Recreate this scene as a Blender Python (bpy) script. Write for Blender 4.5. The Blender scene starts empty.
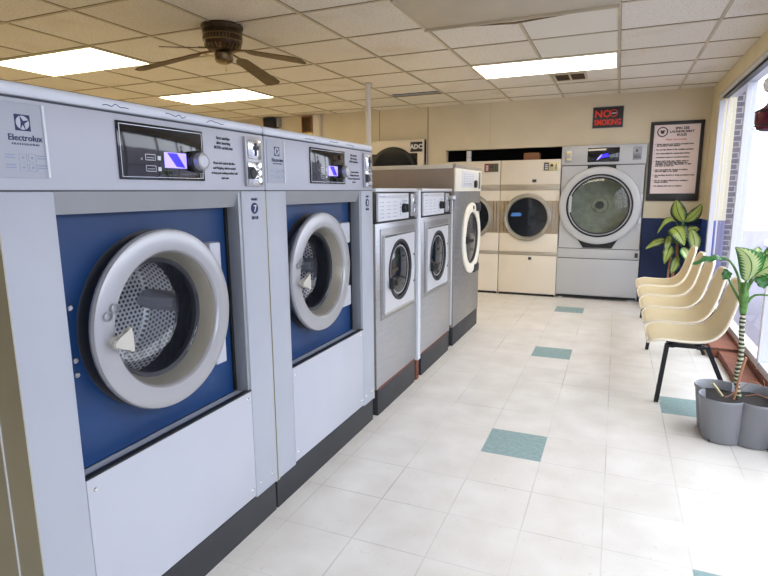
import bpy, bmesh, math, random
from mathutils import Vector, Matrix
random.seed(7)
S = bpy.context.scene
COL = S.collection
PI = math.pi

# ------------------------------------------------------------------ materials
def lin(c):
    c /= 255.0
    return c / 12.92 if c <= 0.04045 else ((c + 0.055) / 1.055) ** 2.4
def rgb(r, g, b): return (lin(r), lin(g), lin(b), 1.0)

def new_mat(name):
    m = bpy.data.materials.new(name); m.use_nodes = True
    nt = m.node_tree; b = nt.nodes['Principled BSDF']
    return m, nt, b
def N(nt, t, **kw):
    n = nt.nodes.new(t)
    for k, v in kw.items(): setattr(n, k, v)
    return n
def mth(nt, op, a, b=None, c=None):
    n = nt.nodes.new('ShaderNodeMath'); n.operation = op
    for i, v in enumerate((a, b, c)):
        if v is None: continue
        if isinstance(v, (int, float)): n.inputs[i].default_value = v
        else: nt.links.new(v, n.inputs[i])
    return n.outputs[0]
def mixc(nt, fac, a, b):
    n = nt.nodes.new('ShaderNodeMix'); n.data_type = 'RGBA'
    if isinstance(fac, (int, float)): n.inputs[0].default_value = fac
    else: nt.links.new(fac, n.inputs[0])
    for sock, v in ((n.inputs[6], a), (n.inputs[7], b)):
        if isinstance(v, tuple): sock.default_value = v
        else: nt.links.new(v, sock)
    return n.outputs[2]
def ramp(nt, fac, stops):
    n = nt.nodes.new('ShaderNodeValToRGB'); nt.links.new(fac, n.inputs[0])
    e = n.color_ramp.elements
    e[0].position, e[0].color = stops[0]; e[1].position, e[1].color = stops[1]
    for p, c in stops[2:]:
        x = e.new(p); x.color = c
    return n.outputs[0]

def plain(name, col, rough=.5, metal=0.0, noise=0.0, nscale=8, spec=.5, coat=0.0, bump=0.0, stretch=None):
    m, nt, b = new_mat(name)
    b.inputs['Roughness'].default_value = rough; b.inputs['Metallic'].default_value = metal
    b.inputs['Specular IOR Level'].default_value = spec
    b.inputs['Coat Weight'].default_value = coat
    b.inputs['Base Color'].default_value = col
    if noise or bump:
        tc = N(nt, 'ShaderNodeTexCoord'); no = N(nt, 'ShaderNodeTexNoise')
        src = tc.outputs['Object']
        if stretch:
            mp = N(nt, 'ShaderNodeMapping'); mp.inputs['Scale'].default_value = stretch
            nt.links.new(src, mp.inputs[0]); src = mp.outputs[0]
        nt.links.new(src, no.inputs['Vector'])
        no.inputs['Scale'].default_value = nscale; no.inputs['Detail'].default_value = 5
        if noise:
            lo = tuple(x * (1 - noise) for x in col[:3]) + (1,)
            hi = tuple(min(1, x * (1 + noise)) for x in col[:3]) + (1,)
            nt.links.new(ramp(nt, no.outputs[0], [(.3, lo), (.7, hi)]), b.inputs['Base Color'])
        if bump:
            bn = N(nt, 'ShaderNodeBump'); bn.inputs['Strength'].default_value = bump; bn.inputs['Distance'].default_value = .002
            nt.links.new(no.outputs[0], bn.inputs['Height']); nt.links.new(bn.outputs[0], b.inputs['Normal'])
    return m
def emit(name, col, st):
    m, nt, b = new_mat(name)
    b.inputs['Base Color'].default_value = col
    b.inputs['Emission Color'].default_value = col; b.inputs['Emission Strength'].default_value = st
    return m
def glass(name, tint=(1, 1, 1, 1), gloss=.10, rough=.02, ior=1.45):
    m = bpy.data.materials.new(name); m.use_nodes = True; nt = m.node_tree; nt.nodes.clear()
    o = N(nt, 'ShaderNodeOutputMaterial'); t = N(nt, 'ShaderNodeBsdfTransparent'); g = N(nt, 'ShaderNodeBsdfGlossy')
    t.inputs[0].default_value = tint; g.inputs['Roughness'].default_value = rough
    lw = N(nt, 'ShaderNodeLayerWeight'); lw.inputs[0].default_value = .5     # Schlick curve, the same from either side
    mx = N(nt, 'ShaderNodeMixShader')
    nt.links.new(mth(nt, 'ADD', mth(nt, 'MULTIPLY', mth(nt, 'POWER', lw.outputs['Facing'], 5), (ior - 1) * .8), gloss), mx.inputs[0])
    nt.links.new(t.outputs[0], mx.inputs[1]); nt.links.new(g.outputs[0], mx.inputs[2]); nt.links.new(mx.outputs[0], o.inputs[0])
    return m

M = {}
M['washer_grey'] = plain('washer_grey_enamel', rgb(168, 173, 184), .42, .0, .03, 3)
M['washer_light'] = plain('washer_light_panel', rgb(180, 183, 194), .38, .0, .02, 4)
M['washer_white'] = plain('washer_white_top', rgb(212, 217, 226), .35, 0, .03, 9)
M['frame_grey'] = plain('frame_grey_metal', rgb(150, 154, 160), .38, .35, .04, 5)
M['side_steel'] = plain('side_panel_steel', rgb(172, 168, 148), .38, .55, .05, 3)
M['blue_panel'] = plain('blue_painted_panel', rgb(8, 52, 100), .45, 0, .14, 6)
M['black'] = plain('black_plastic', rgb(22, 23, 26), .45)
M['kick'] = plain('black_kick_plate', rgb(40, 42, 47), .5, .0, .15, 6)
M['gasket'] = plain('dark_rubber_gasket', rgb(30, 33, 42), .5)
M['ring'] = plain('silver_door_ring', rgb(172, 173, 178), .34, .45, .02, 6)
M['ring_in'] = plain('door_ring_inner_metal', rgb(158, 154, 144), .35, .5)
M['chrome'] = plain('bright_chrome', rgb(215, 218, 222), .16, .95)
M['handle'] = plain('ivory_handle_plastic', rgb(188, 186, 178), .4)
M['display'] = plain('black_glass_display', rgb(16, 18, 24), .07, 0, 0, 8, .8)
M['silverline'] = plain('silver_trim_line', rgb(190, 195, 205), .3, .6)
M['ink'] = plain('dark_ink', rgb(62, 64, 74), .6)
M['ink_blue'] = plain('navy_ink', rgb(30, 42, 88), .6)
M['faint'] = plain('pale_blue_ink', rgb(140, 150, 178), .6)
M['white_print'] = plain('white_print', rgb(205, 208, 215), .5)
M['screen'] = emit('lit_violet_screen', rgb(165, 150, 255), 1.0)
M['screen_blue'] = emit('lit_blue_screen', rgb(50, 40, 235), 1.1)
M['stainless'] = plain('brushed_stainless', rgb(176, 178, 184), .34, .72, .08, 6, stretch=(1, 1, 14))
M['stainless_d'] = plain('brushed_stainless_darker', rgb(150, 150, 152), .36, .7, .10, 5, stretch=(1, 1, 14))
M['alu'] = plain('satin_aluminium', rgb(208, 210, 216), .42, .35)
M['taupe'] = plain('taupe_side_panel', rgb(158, 142, 128), .55, .1, .08, 3)
M['cream_metal'] = plain('cream_enamel', rgb(222, 213, 198), .45, 0, .03, 4)
M['cream_panel'] = plain('cream_control_panel', rgb(232, 228, 215), .45)
M['band'] = plain('brushed_bronze_band', rgb(178, 169, 154), .4, .4, .12, 5, stretch=(1, 1, 10))
M['brownpanel'] = plain('grey_brown_panel', rgb(164, 147, 124), .4, .4, .12, 4)
M['white_label'] = plain('white_label_plate', rgb(212, 215, 222), .4)
M['rust'] = plain('rusty_edge', rgb(112, 62, 48), .8, 0, .4, 30)
M['dryer_grey'] = plain('dryer_grey_enamel', rgb(188, 190, 194), .42, .1, .02, 3)
M['zinc'] = plain('mottled_zinc_drum', rgb(148, 152, 142), .5, .35, .18, 14)
M['dark_glass'] = plain('dark_door_glass', rgb(20, 26, 36), .08, 0, 0, 8, .8)
M['blue_sticker'] = plain('blue_sticker', rgb(72, 130, 205), .5)
M['red'] = plain('red_plate', rgb(150, 30, 38), .5)
M['olive'] = plain('olive_plate', rgb(90, 88, 62), .5)
M['brass'] = plain('pale_brass', rgb(205, 195, 150), .35, .4)
M['red_letter'] = plain('red_sign_letters', rgb(226, 48, 32), .5)
M['paper'] = plain('pale_pink_paper', rgb(232, 216, 216), .7)
M['poster_ink'] = plain('poster_ink', rgb(70, 60, 64), .7)
M['pink_ink'] = plain('poster_pink_ink', rgb(205, 110, 120), .7)
M['frame_black'] = plain('black_picture_frame', rgb(36, 34, 38), .4)
M['bronze'] = plain('dark_bronze', rgb(72, 56, 38), .32, .7, .25, 30)
M['bronze_l'] = plain('worn_bronze', rgb(128, 108, 76), .3, .75, .2, 30)
M['blade'] = plain('brown_fan_blade', rgb(98, 76, 38), .5, 0, .25, 18)
M['shell'] = plain('cream_plastic_shell', rgb(220, 205, 168), .38, 0, .03, 3)
M['shell_rim'] = plain('pale_shell_edge', rgb(246, 236, 214), .45)
M['leg_black'] = plain('black_steel_leg', rgb(30, 32, 38), .4, .3)
M['pot'] = plain('grey_pot_plastic', rgb(134, 136, 142), .42, 0, .05, 5)
M['soil'] = plain('dark_potting_soil', rgb(40, 34, 32), .9, 0, .4, 60, bump=1)
M['stem_green'] = plain('green_plant_stem', rgb(96, 140, 70), .45, 0, .3, 40)
M['stick'] = plain('brown_cane', rgb(176, 124, 92), .6, 0, .15, 30)
M['card'] = plain('brown_cardboard', rgb(140, 96, 66), .8)
M['pole'] = plain('white_painted_pole', rgb(205, 205, 205), .4)
M['maroon'] = plain('maroon_lantern', rgb(84, 18, 40), .25, .2, .2, 30)
M['frosted'] = plain('frosted_white_globe', rgb(225, 226, 228), .3)
M['win_frame'] = plain('white_window_frame', rgb(204, 206, 214), .4, 0, .02, 3)
M['dark_gap'] = plain('dark_void', rgb(24, 22, 22), .9)
M['ceil_smooth'] = plain('smooth_ceiling_panel', rgb(230, 226, 214), .7)
M['ceil_dull'] = plain('dull_ceiling_panel', rgb(196, 187, 168), .7, 0, .05, 4)
M['ext_ground'] = plain('grey_pavement', rgb(116, 113, 126), .9, 0, .05, 2)
M['ext_curb'] = plain('white_painted_curb', rgb(205, 205, 210), .8)
M['terra'] = plain('dark_plant_pot', rgb(70, 46, 38), .6)
M['lilac_wall'] = plain('lilac_grey_paint', rgb(120, 116, 142), .7)
M['cream_paint'] = plain('cream_paint', rgb(196, 190, 172), .7, 0, .02, 3)
M['lamp_warm'] = emit('lit_diffuser_warm', (1.0, .81, .48, 1), 15)
M['lamp_neutral'] = emit('lit_diffuser_neutral', (1.0, .88, .70, 1), 8)

# wood/trunk with pale bands
def banded():
    m, nt, b = new_mat('banded_plant_cane')
    tc = N(nt, 'ShaderNodeTexCoord'); sp = N(nt, 'ShaderNodeSeparateXYZ'); nt.links.new(tc.outputs['Object'], sp.inputs[0])
    no = N(nt, 'ShaderNodeTexNoise'); no.inputs['Scale'].default_value = 25; nt.links.new(tc.outputs['Object'], no.inputs['Vector'])
    z = mth(nt, 'ADD', sp.outputs[2], mth(nt, 'MULTIPLY', no.outputs[0], .02))
    f = mth(nt, 'FRACT', mth(nt, 'MULTIPLY', z, 42))
    nt.links.new(ramp(nt, f, [(.45, rgb(58, 66, 44)), (.62, rgb(205, 205, 178))]), b.inputs['Base Color'])
    b.inputs['Roughness'].default_value = .7
    return m
M['cane'] = banded()

# variegated leaf: uv.x across (-1..1 stored 0..1), uv.y along
def leafmat(name, edge, core):
    m, nt, b = new_mat(name)
    uv = N(nt, 'ShaderNodeUVMap'); uv.uv_map = 'UVMap'; sp = N(nt, 'ShaderNodeSeparateXYZ'); nt.links.new(uv.outputs[0], sp.inputs[0])
    a = mth(nt, 'ABSOLUTE', mth(nt, 'SUBTRACT', mth(nt, 'MULTIPLY', sp.outputs[0], 2), 1))
    stripe = mth(nt, 'SINE', mth(nt, 'MULTIPLY', mth(nt, 'SUBTRACT', sp.outputs[1], mth(nt, 'MULTIPLY', a, .18)), 75))
    no = N(nt, 'ShaderNodeTexNoise'); no.inputs['Scale'].default_value = 18; nt.links.new(uv.outputs[0], no.inputs['Vector'])
    v = mth(nt, 'ADD', a, mth(nt, 'ADD', mth(nt, 'MULTIPLY', stripe, .14), mth(nt, 'MULTIPLY', mth(nt, 'SUBTRACT', no.outputs[0], .5), .35)))
    c = ramp(nt, v, [(.52, core), (.74, edge)])
    mid = mth(nt, 'LESS_THAN', a, .05)
    nt.links.new(mixc(nt, mid, c, edge), b.inputs['Base Color'])
    b.inputs['Roughness'].default_value = .35
    return m
M['leaf_bright'] = leafmat('variegated_leaf_bright', rgb(44, 118, 44), rgb(196, 214, 150))
M['leaf_shaded'] = leafmat('variegated_leaf_shaded', rgb(24, 46, 20), rgb(140, 156, 70))  # corner leaves, their greens darkened for the shadow they stand in
M['leaf_green'] = leafmat('plain_green_leaf', rgb(42, 96, 48), rgb(60, 120, 56))

# perforated steel drum
def perforated():
    m, nt, b = new_mat('perforated_steel_drum')
    tc = N(nt, 'ShaderNodeTexCoord'); sp = N(nt, 'ShaderNodeSeparateXYZ'); nt.links.new(tc.outputs['Object'], sp.inputs[0])
    P_ = .0185
    ge = N(nt, 'ShaderNodeTexCoord'); ns = N(nt, 'ShaderNodeSeparateXYZ'); nt.links.new(ge.outputs['Normal'], ns.inputs[0])
    flat = mth(nt, 'GREATER_THAN', mth(nt, 'ABSOLUTE', ns.outputs[0]), .7)
    ang = mth(nt, 'MULTIPLY', mth(nt, 'ARCTAN2', sp.outputs[2], sp.outputs[1]), .247)
    def sel(a, b_): return mth(nt, 'ADD', mth(nt, 'MULTIPLY', flat, a), mth(nt, 'MULTIPLY', mth(nt, 'SUBTRACT', 1, flat), b_))
    U, V_ = sel(sp.outputs[1], ang), sel(sp.outputs[2], sp.outputs[0])
    def cell(oy, oz):
        y = mth(nt, 'SUBTRACT', mth(nt, 'FRACT', mth(nt, 'ADD', mth(nt, 'DIVIDE', U, P_), oy)), .5)
        z = mth(nt, 'MULTIPLY', mth(nt, 'SUBTRACT', mth(nt, 'FRACT', mth(nt, 'ADD', mth(nt, 'DIVIDE', V_, P_ * 1.732), oz)), .5), 1.732)
        return mth(nt, 'SQRT', mth(nt, 'ADD', mth(nt, 'MULTIPLY', y, y), mth(nt, 'MULTIPLY', z, z)))
    d = mth(nt, 'MINIMUM', cell(0, 0), cell(.5, .5))
    hole = mth(nt, 'LESS_THAN', d, .30)
    nt.links.new(mixc(nt, hole, rgb(226, 226, 230), rgb(46, 46, 50)), b.inputs['Base Color'])
    nt.links.new(mth(nt, 'SUBTRACT', .35, mth(nt, 'MULTIPLY', hole, .3)), b.inputs['Metallic'])
    b.inputs['Roughness'].default_value = .42
    return m
M['drum'] = perforated()
M['glass'] = glass('clear_door_glass', (.90, .92, .95, 1), .05)
M['glass_grey'] = glass('tinted_dryer_glass', (.93, .97, .93, 1), .05, .02, 1.3)
M['win_glass'] = glass('window_glass', (.97, .98, 1, 1), .04, .02, 1.08)

# floor tiles
TX0, TY0, T = -.584, 2.662, .3048
def floor_mat():
    m, nt, b = new_mat('vinyl_floor_tiles')
    g = N(nt, 'ShaderNodeTexCoord'); sp = N(nt, 'ShaderNodeSeparateXYZ'); nt.links.new(g.outputs['Object'], sp.inputs[0])
    u = mth(nt, 'DIVIDE', mth(nt, 'SUBTRACT', sp.outputs[0], TX0), T); v = mth(nt, 'DIVIDE', mth(nt, 'SUBTRACT', sp.outputs[1], TY0), T)
    cu = mth(nt, 'FLOOR', u); cv = mth(nt, 'FLOOR', v); fu = mth(nt, 'FRACT', u); fv = mth(nt, 'FRACT', v)
    def zero(c, off): # rows: mod 6 == off
        q = mth(nt, 'FLOORED_MODULO', mth(nt, 'SUBTRACT', c, off), 6); return mth(nt, 'LESS_THAN', q, .5)
    def col(c, k): return mth(nt, 'COMPARE', c, k, .5)
    teal = mth(nt, 'MAXIMUM', mth(nt, 'MULTIPLY', col(cu, 0), zero(cv, 0)), mth(nt, 'MULTIPLY', col(cu, 3), zero(cv, 3)))
    cb = N(nt, 'ShaderNodeCombineXYZ'); nt.links.new(cu, cb.inputs[0]); nt.links.new(cv, cb.inputs[1])
    wn = N(nt, 'ShaderNodeTexWhiteNoise'); wn.noise_dimensions = '2D'; nt.links.new(cb.outputs[0], wn.inputs['Vector'])
    n1 = N(nt, 'ShaderNodeTexNoise'); n1.inputs['Scale'].default_value = 5; n1.inputs['Detail'].default_value = 8; nt.links.new(g.outputs['Object'], n1.inputs['Vector'])
    n2 = N(nt, 'ShaderNodeTexNoise'); n2.inputs['Scale'].default_value = 40; n2.inputs['Detail'].default_value = 6; nt.links.new(g.outputs['Object'], n2.inputs['Vector'])
    base = ramp(nt, n1.outputs[0], [(.3, rgb(218, 213, 206)), (.72, rgb(234, 231, 226))])
    base = mixc(nt, mth(nt, 'MULTIPLY', wn.outputs[0], .16), base, rgb(205, 199, 190))
    base = mixc(nt, ramp(nt, n2.outputs[0], [(.60, (0, 0, 0, 1)), (.78, (.35, .35, .35, 1))]), base, rgb(178, 168, 154))
    tl = ramp(nt, n2.outputs[0], [(.3, rgb(128, 156, 158)), (.7, rgb(150, 176, 176))])
    c = mixc(nt, teal, base, tl)
    # seams: distance to edge
    eu = mth(nt, 'SUBTRACT', .5, mth(nt, 'ABSOLUTE', mth(nt, 'SUBTRACT', fu, .5)))
    ev = mth(nt, 'SUBTRACT', .5, mth(nt, 'ABSOLUTE', mth(nt, 'SUBTRACT', fv, .5)))
    seam = mth(nt, 'LESS_THAN', mth(nt, 'MINIMUM', eu, ev), .0085)
    n3 = N(nt, 'ShaderNodeTexNoise'); n3.inputs['Scale'].default_value = 1.7; nt.links.new(g.outputs['Object'], n3.inputs['Vector'])
    amt = ramp(nt, n3.outputs[0], [(.42, (.10, .10, .10, 1)), (.72, (.8, .8, .8, 1))])
    c = mixc(nt, mth(nt, 'MULTIPLY', seam, mth(nt, 'MULTIPLY', amt, .62)), c, rgb(105, 98, 92))
    nt.links.new(c, b.inputs['Base Color'])
    nt.links.new(mth(nt, 'ADD', .26, mth(nt, 'MULTIPLY', n1.outputs[0], .28)), b.inputs['Roughness'])
    b.inputs['Specular IOR Level'].default_value = .45
    return m
M['floor'] = floor_mat()

def tile_mat():
    m, nt, b = new_mat('textured_ceiling_tile')
    g = N(nt, 'ShaderNodeTexCoord'); sp = N(nt, 'ShaderNodeSeparateXYZ'); nt.links.new(g.outputs['Object'], sp.inputs[0])
    cb = N(nt, 'ShaderNodeCombineXYZ')
    nt.links.new(mth(nt, 'FLOOR', mth(nt, 'DIVIDE', mth(nt, 'ADD', sp.outputs[0], .06), .622)), cb.inputs[0])
    nt.links.new(mth(nt, 'FLOOR', mth(nt, 'DIVIDE', mth(nt, 'SUBTRACT', sp.outputs[1], 5.09), .63)), cb.inputs[1])
    wn = N(nt, 'ShaderNodeTexWhiteNoise'); wn.noise_dimensions = '2D'; nt.links.new(cb.outputs[0], wn.inputs['Vector'])
    n1 = N(nt, 'ShaderNodeTexNoise'); n1.inputs['Scale'].default_value = 70; n1.inputs['Detail'].default_value = 3; nt.links.new(g.outputs['Object'], n1.inputs['Vector'])
    n2 = N(nt, 'ShaderNodeTexNoise'); n2.inputs['Scale'].default_value = 2; nt.links.new(g.outputs['Object'], n2.inputs['Vector'])
    base = mixc(nt, mth(nt, 'MULTIPLY', wn.outputs[0], .45), rgb(234, 229, 218), rgb(216, 208, 192))
    base = mixc(nt, ramp(nt, n1.outputs[0], [(.52, (0, 0, 0, 1)), (.70, (.40, .40, .40, 1))]), base, rgb(158, 146, 126))
    base = mixc(nt, ramp(nt, n2.outputs[0], [(.55, (0, 0, 0, 1)), (.8, (.4, .4, .4, 1))]), base, rgb(188, 168, 132))
    nt.links.new(base, b.inputs['Base Color']); b.inputs['Roughness'].default_value = .9
    bn = N(nt, 'ShaderNodeBump'); bn.inputs['Strength'].default_value = .6; bn.inputs['Distance'].default_value = .004
    nt.links.new(n1.outputs[0], bn.inputs['Height']); nt.links.new(bn.outputs[0], b.inputs['Normal'])
    return m
M['tile'] = tile_mat()
M['tbar'] = plain('ceiling_grid_bar', rgb(196, 184, 158), .5, 0, .15, 3)
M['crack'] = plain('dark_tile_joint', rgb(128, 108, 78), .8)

def wall_mat(name, bluelevel, cream=rgb(214, 203, 178), blue=rgb(14, 36, 82)):
    m, nt, b = new_mat(name)
    g = N(nt, 'ShaderNodeTexCoord'); sp = N(nt, 'ShaderNodeSeparateXYZ'); nt.links.new(g.outputs['Object'], sp.inputs[0])
    n2 = N(nt, 'ShaderNodeTexNoise'); n2.inputs['Scale'].default_value = 3; n2.inputs['Detail'].default_value = 6; nt.links.new(g.outputs['Object'], n2.inputs['Vector'])
    lo = tuple(x * .9 for x in cream[:3]) + (1,)
    c = ramp(nt, n2.outputs[0], [(.3, lo), (.7, cream)])
    if bluelevel:
        c = mixc(nt, mth(nt, 'LESS_THAN', sp.outputs[2], bluelevel), c, blue)
    nt.links.new(c, b.inputs['Base Color']); b.inputs['Roughness'].default_value = .6
    return m
M['wall_b'] = wall_mat('cream_wall_navy_dado', 1.02)
M['wall_r'] = wall_mat('cream_wall_lit_dado', 1.02, rgb(226, 212, 176), rgb(46, 82, 180))  # lit copy of the wall paint, daylight brightened into its colour
M['wall'] = wall_mat('cream_wall', 0)

def brick_mat(name, c1, c2, mortar, sc):
    m, nt, b = new_mat(name)
    g = N(nt, 'ShaderNodeTexCoord'); sp = N(nt, 'ShaderNodeSeparateXYZ'); nt.links.new(g.outputs['Object'], sp.inputs[0])
    cb = N(nt, 'ShaderNodeCombineXYZ'); nt.links.new(mth(nt, 'ADD', sp.outputs[0], sp.outputs[1]), cb.inputs[0]); nt.links.new(sp.outputs[2], cb.inputs[1])
    br = N(nt, 'ShaderNodeTexBrick'); nt.links.new(cb.outputs[0], br.inputs['Vector'])
    br.inputs['Color1'].default_value = c1; br.inputs['Color2'].default_value = c2; br.inputs['Mortar'].default_value = mortar
    br.inputs['Scale'].default_value = 1; br.inputs['Brick Width'].default_value = .2 * sc; br.inputs['Row Height'].default_value = .072 * sc
    br.inputs['Mortar Size'].default_value = .006
    nt.links.new(br.outputs[0], b.inputs['Base Color']); b.inputs['Roughness'].default_value = .85
    return m
M['brick'] = brick_mat('grey_brick', rgb(74, 72, 82), rgb(96, 84, 92), rgb(150, 146, 148), .8)
M['brick_red'] = brick_mat('red_brown_brick', rgb(142, 88, 68), rgb(118, 72, 58), rgb(96, 74, 66), 1)
def siding():
    m, nt, b = new_mat('pale_siding')
    g = N(nt, 'ShaderNodeTexCoord'); sp = N(nt, 'ShaderNodeSeparateXYZ'); nt.links.new(g.outputs['Object'], sp.inputs[0])
    f = mth(nt, 'FRACT', mth(nt, 'DIVIDE', sp.outputs[2], .25))
    nt.links.new(mixc(nt, mth(nt, 'LESS_THAN', f, .06), rgb(160, 157, 168), rgb(136, 133, 146)), b.inputs['Base Color'])
    b.inputs['Roughness'].default_value = .8
    return m
M['siding'] = siding()

# ------------------------------------------------------------------ mesh helpers
def box(bm, x0, x1, y0, y1, z0, z1, bev=0.0, seg=2, mi=0):
    x0, x1 = sorted((x0, x1)); y0, y1 = sorted((y0, y1)); z0, z1 = sorted((z0, z1))
    r = bmesh.ops.create_cube(bm, size=1)
    vs = r['verts']
    for v in vs:
        v.co = Vector(((x0 + x1) / 2 + v.co.x * (x1 - x0), (y0 + y1) / 2 + v.co.y * (y1 - y0), (z0 + z1) / 2 + v.co.z * (z1 - z0)))
    fs = set(f for v in vs for f in v.link_faces)
    for f in fs: f.material_index = mi
    if bev:
        es = list(set(e for v in vs for e in v.link_edges))
        r = bmesh.ops.bevel(bm, geom=es, offset=bev, segments=seg, affect='EDGES', profile=.5)
        for f in r['faces']: f.material_index = mi
def lathe(bm, prof, axis='x', c=(0, 0, 0), n=48, mi=0, sy=1.0, sz=1.0, ph=0.0):
    """prof: list of (radius, along). axis x: circle in y-z."""
    rings = []
    for r, a in prof:
        ring = []
        if r < 1e-6:
            p = {'x': (a, 0, 0), 'y': (0, a, 0), 'z': (0, 0, a)}[axis]
            ring = [bm.verts.new(Vector(c) + Vector(p))]
        else:
            for i in range(n):
                t = 2 * PI * i / n + ph; u, v = r * math.cos(t) * sy, r * math.sin(t) * sz
                p = {'x': (a, u, v), 'y': (u, a, v), 'z': (u, v, a)}[axis]
                ring.append(bm.verts.new(Vector(c) + Vector(p)))
        rings.append(ring)
    for A, B in zip(rings, rings[1:]):
        for i in range(n):
            j = (i + 1) % n
            if len(A) == 1 and len(B) == 1: continue
            if len(A) == 1: f = [A[0], B[j], B[i]]
            elif len(B) == 1: f = [A[i], A[j], B[0]]
            else: f = [A[i], A[j], B[j], B[i]]
            bm.faces.new(f).material_index = mi
def cyl(bm, c, r, a0, a1, axis='x', n=32, mi=0, r2=None, bev=0.0):
    r2 = r if r2 is None else r2
    p = [(0, a0), (r, a0), (r2, a1), (0, a1)] if not bev else [(0, a0), (r, a0), (r2, a1 - bev), (r2 - bev, a1), (0, a1)]
    lathe(bm, p, axis, c, n, mi)
def tube(bm, pts, rad, n=10, mi=0, cap=True):
    pts = [Vector(p) for p in pts]
    rads = rad if isinstance(rad, (list, tuple)) else [rad] * len(pts)
    prev = None; rings = []
    up = None
    for i, p in enumerate(pts):
        d = ((pts[i + 1] - p) if i == 0 else (p - pts[i - 1]) if i == len(pts) - 1 else (pts[i + 1] - pts[i - 1])).normalized()
        if up is None: up = d.orthogonal().normalized()
        up = (up - d * up.dot(d)).normalized(); s = d.cross(up)
        rings.append([bm.verts.new(p + (up * math.cos(2 * PI * k / n) + s * math.sin(2 * PI * k / n)) * rads[i]) for k in range(n)])
    for A, B in zip(rings, rings[1:]):
        for k in range(n): bm.faces.new([A[k], A[(k + 1) % n], B[(k + 1) % n], B[k]]).material_index = mi
    if cap:
        bm.faces.new(rings[0][::-1]).material_index = mi; bm.faces.new(rings[-1]).material_index = mi
def curve_pts(pts, k=6):
    """Catmull-Rom resample"""
    P = [Vector(p) for p in pts]; P = [P[0] * 2 - P[1]] + P + [P[-1] * 2 - P[-2]]; out = []
    for i in range(1, len(P) - 2):
        for j in range(k):
            t = j / k; a, b, c, d = P[i - 1:i + 3]
            out.append(.5 * ((2 * b) + (c - a) * t + (2 * a - 5 * b + 4 * c - d) * t * t + (3 * b - a - 3 * c + d) * t ** 3))
    out.append(P[-2]); return out
def prism(bm, poly, axis, a0, a1, mi=0):
    """extrude polygon; axis x: poly (y,z); axis y: poly (x,z); axis z: poly (x,y)"""
    def P(q, a): return {'x': (a, q[0], q[1]), 'y': (q[0], a, q[1]), 'z': (q[0], q[1], a)}[axis]
    A = [bm.verts.new(P(q, a0)) for q in poly]; B = [bm.verts.new(P(q, a1)) for q in poly]
    n = len(poly)
    for i in range(n): bm.faces.new([A[i], A[(i + 1) % n], B[(i + 1) % n], B[i]]).material_index = mi
    bm.faces.new(A[::-1]).material_index = mi; bm.faces.new(B).material_index = mi
def hole_panel(bm, u0, u1, v0, v1, cu, cv, R, a0, a1, axis='x', n=64, mi=0, Rv=None):
    """flat panel u0..u1 x v0..v1 with a round hole, thickness a0..a1 (a1 the front)"""
    Rv = Rv or R
    def P(u, v, a): return (a, u, v) if axis == 'x' else (u, a, v)
    per = []; cir = []
    angs = sorted([2 * PI * i / n for i in range(n)] + [math.atan2(v - cv, u - cu) % (2 * PI) for u in (u0, u1) for v in (v0, v1)])
    for t in angs:
        c, s = math.cos(t), math.sin(t)
        k = min(((u1 - cu) / c if c > 1e-9 else (u0 - cu) / c if c < -1e-9 else 1e9), ((v1 - cv) / s if s > 1e-9 else (v0 - cv) / s if s < -1e-9 else 1e9))
        per.append((cu + c * k, cv + s * k)); cir.append((cu + R * c, cv + Rv * s))
    m = len(angs)
    V = {}
    for a in (a0, a1):
        V[a] = ([bm.verts.new(P(u, v, a)) for u, v in per], [bm.verts.new(P(u, v, a)) for u, v in cir])
    for i in range(m):
        j = (i + 1) % m
        for a in (a0, a1):
            o, c = V[a]; bm.faces.new([o[i], o[j], c[j], c[i]]).material_index = mi
        for k in (0, 1): bm.faces.new([V[a0][k][i], V[a0][k][j], V[a1][k][j], V[a1][k][i]]).material_index = mi
def B_(): return bmesh.new()

def obj(name, bm, mats, parent=None, smooth=True, ang=35, sol=None, sub=0, uvdone=False):
    bmesh.ops.recalc_face_normals(bm, faces=bm.faces[:])
    me = bpy.data.meshes.new(name); bm.to_mesh(me); bm.free()
    if not isinstance(mats, (list, tuple)): mats = [mats]
    for m in mats: me.materials.append(M[m] if isinstance(m, str) else m)
    if smooth and len(me.polygons):
        me.polygons.foreach_set('use_smooth', [True] * len(me.polygons))
        me.set_sharp_from_angle(angle=math.radians(ang))
    o = bpy.data.objects.new(name, me); COL.objects.link(o)
    if sol:
        md = o.modifiers.new('solid', 'SOLIDIFY'); md.thickness = sol; md.offset = 0
    if sub:
        md = o.modifiers.new('sub', 'SUBSURF'); md.levels = sub; md.render_levels = sub
    if parent: o.parent = parent
    return o
def thing(name, label, cat, loc=(0, 0, 0), rz=0, group=None):
    o = bpy.data.objects.new(name, None); COL.objects.link(o); o.empty_display_size = .1
    o.location = loc; o.rotation_euler = (0, 0, rz); o['label'] = label; o['category'] = cat
    if group: o['group'] = group
    return o
def tag(o, label, cat, group=None):
    o['label'] = label; o['category'] = cat
    if group: o['group'] = group
    return o
def struct(name, bm, mats, smooth=False):
    o = obj(name, bm, mats, None, smooth); o['kind'] = 'structure'; return o

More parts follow.
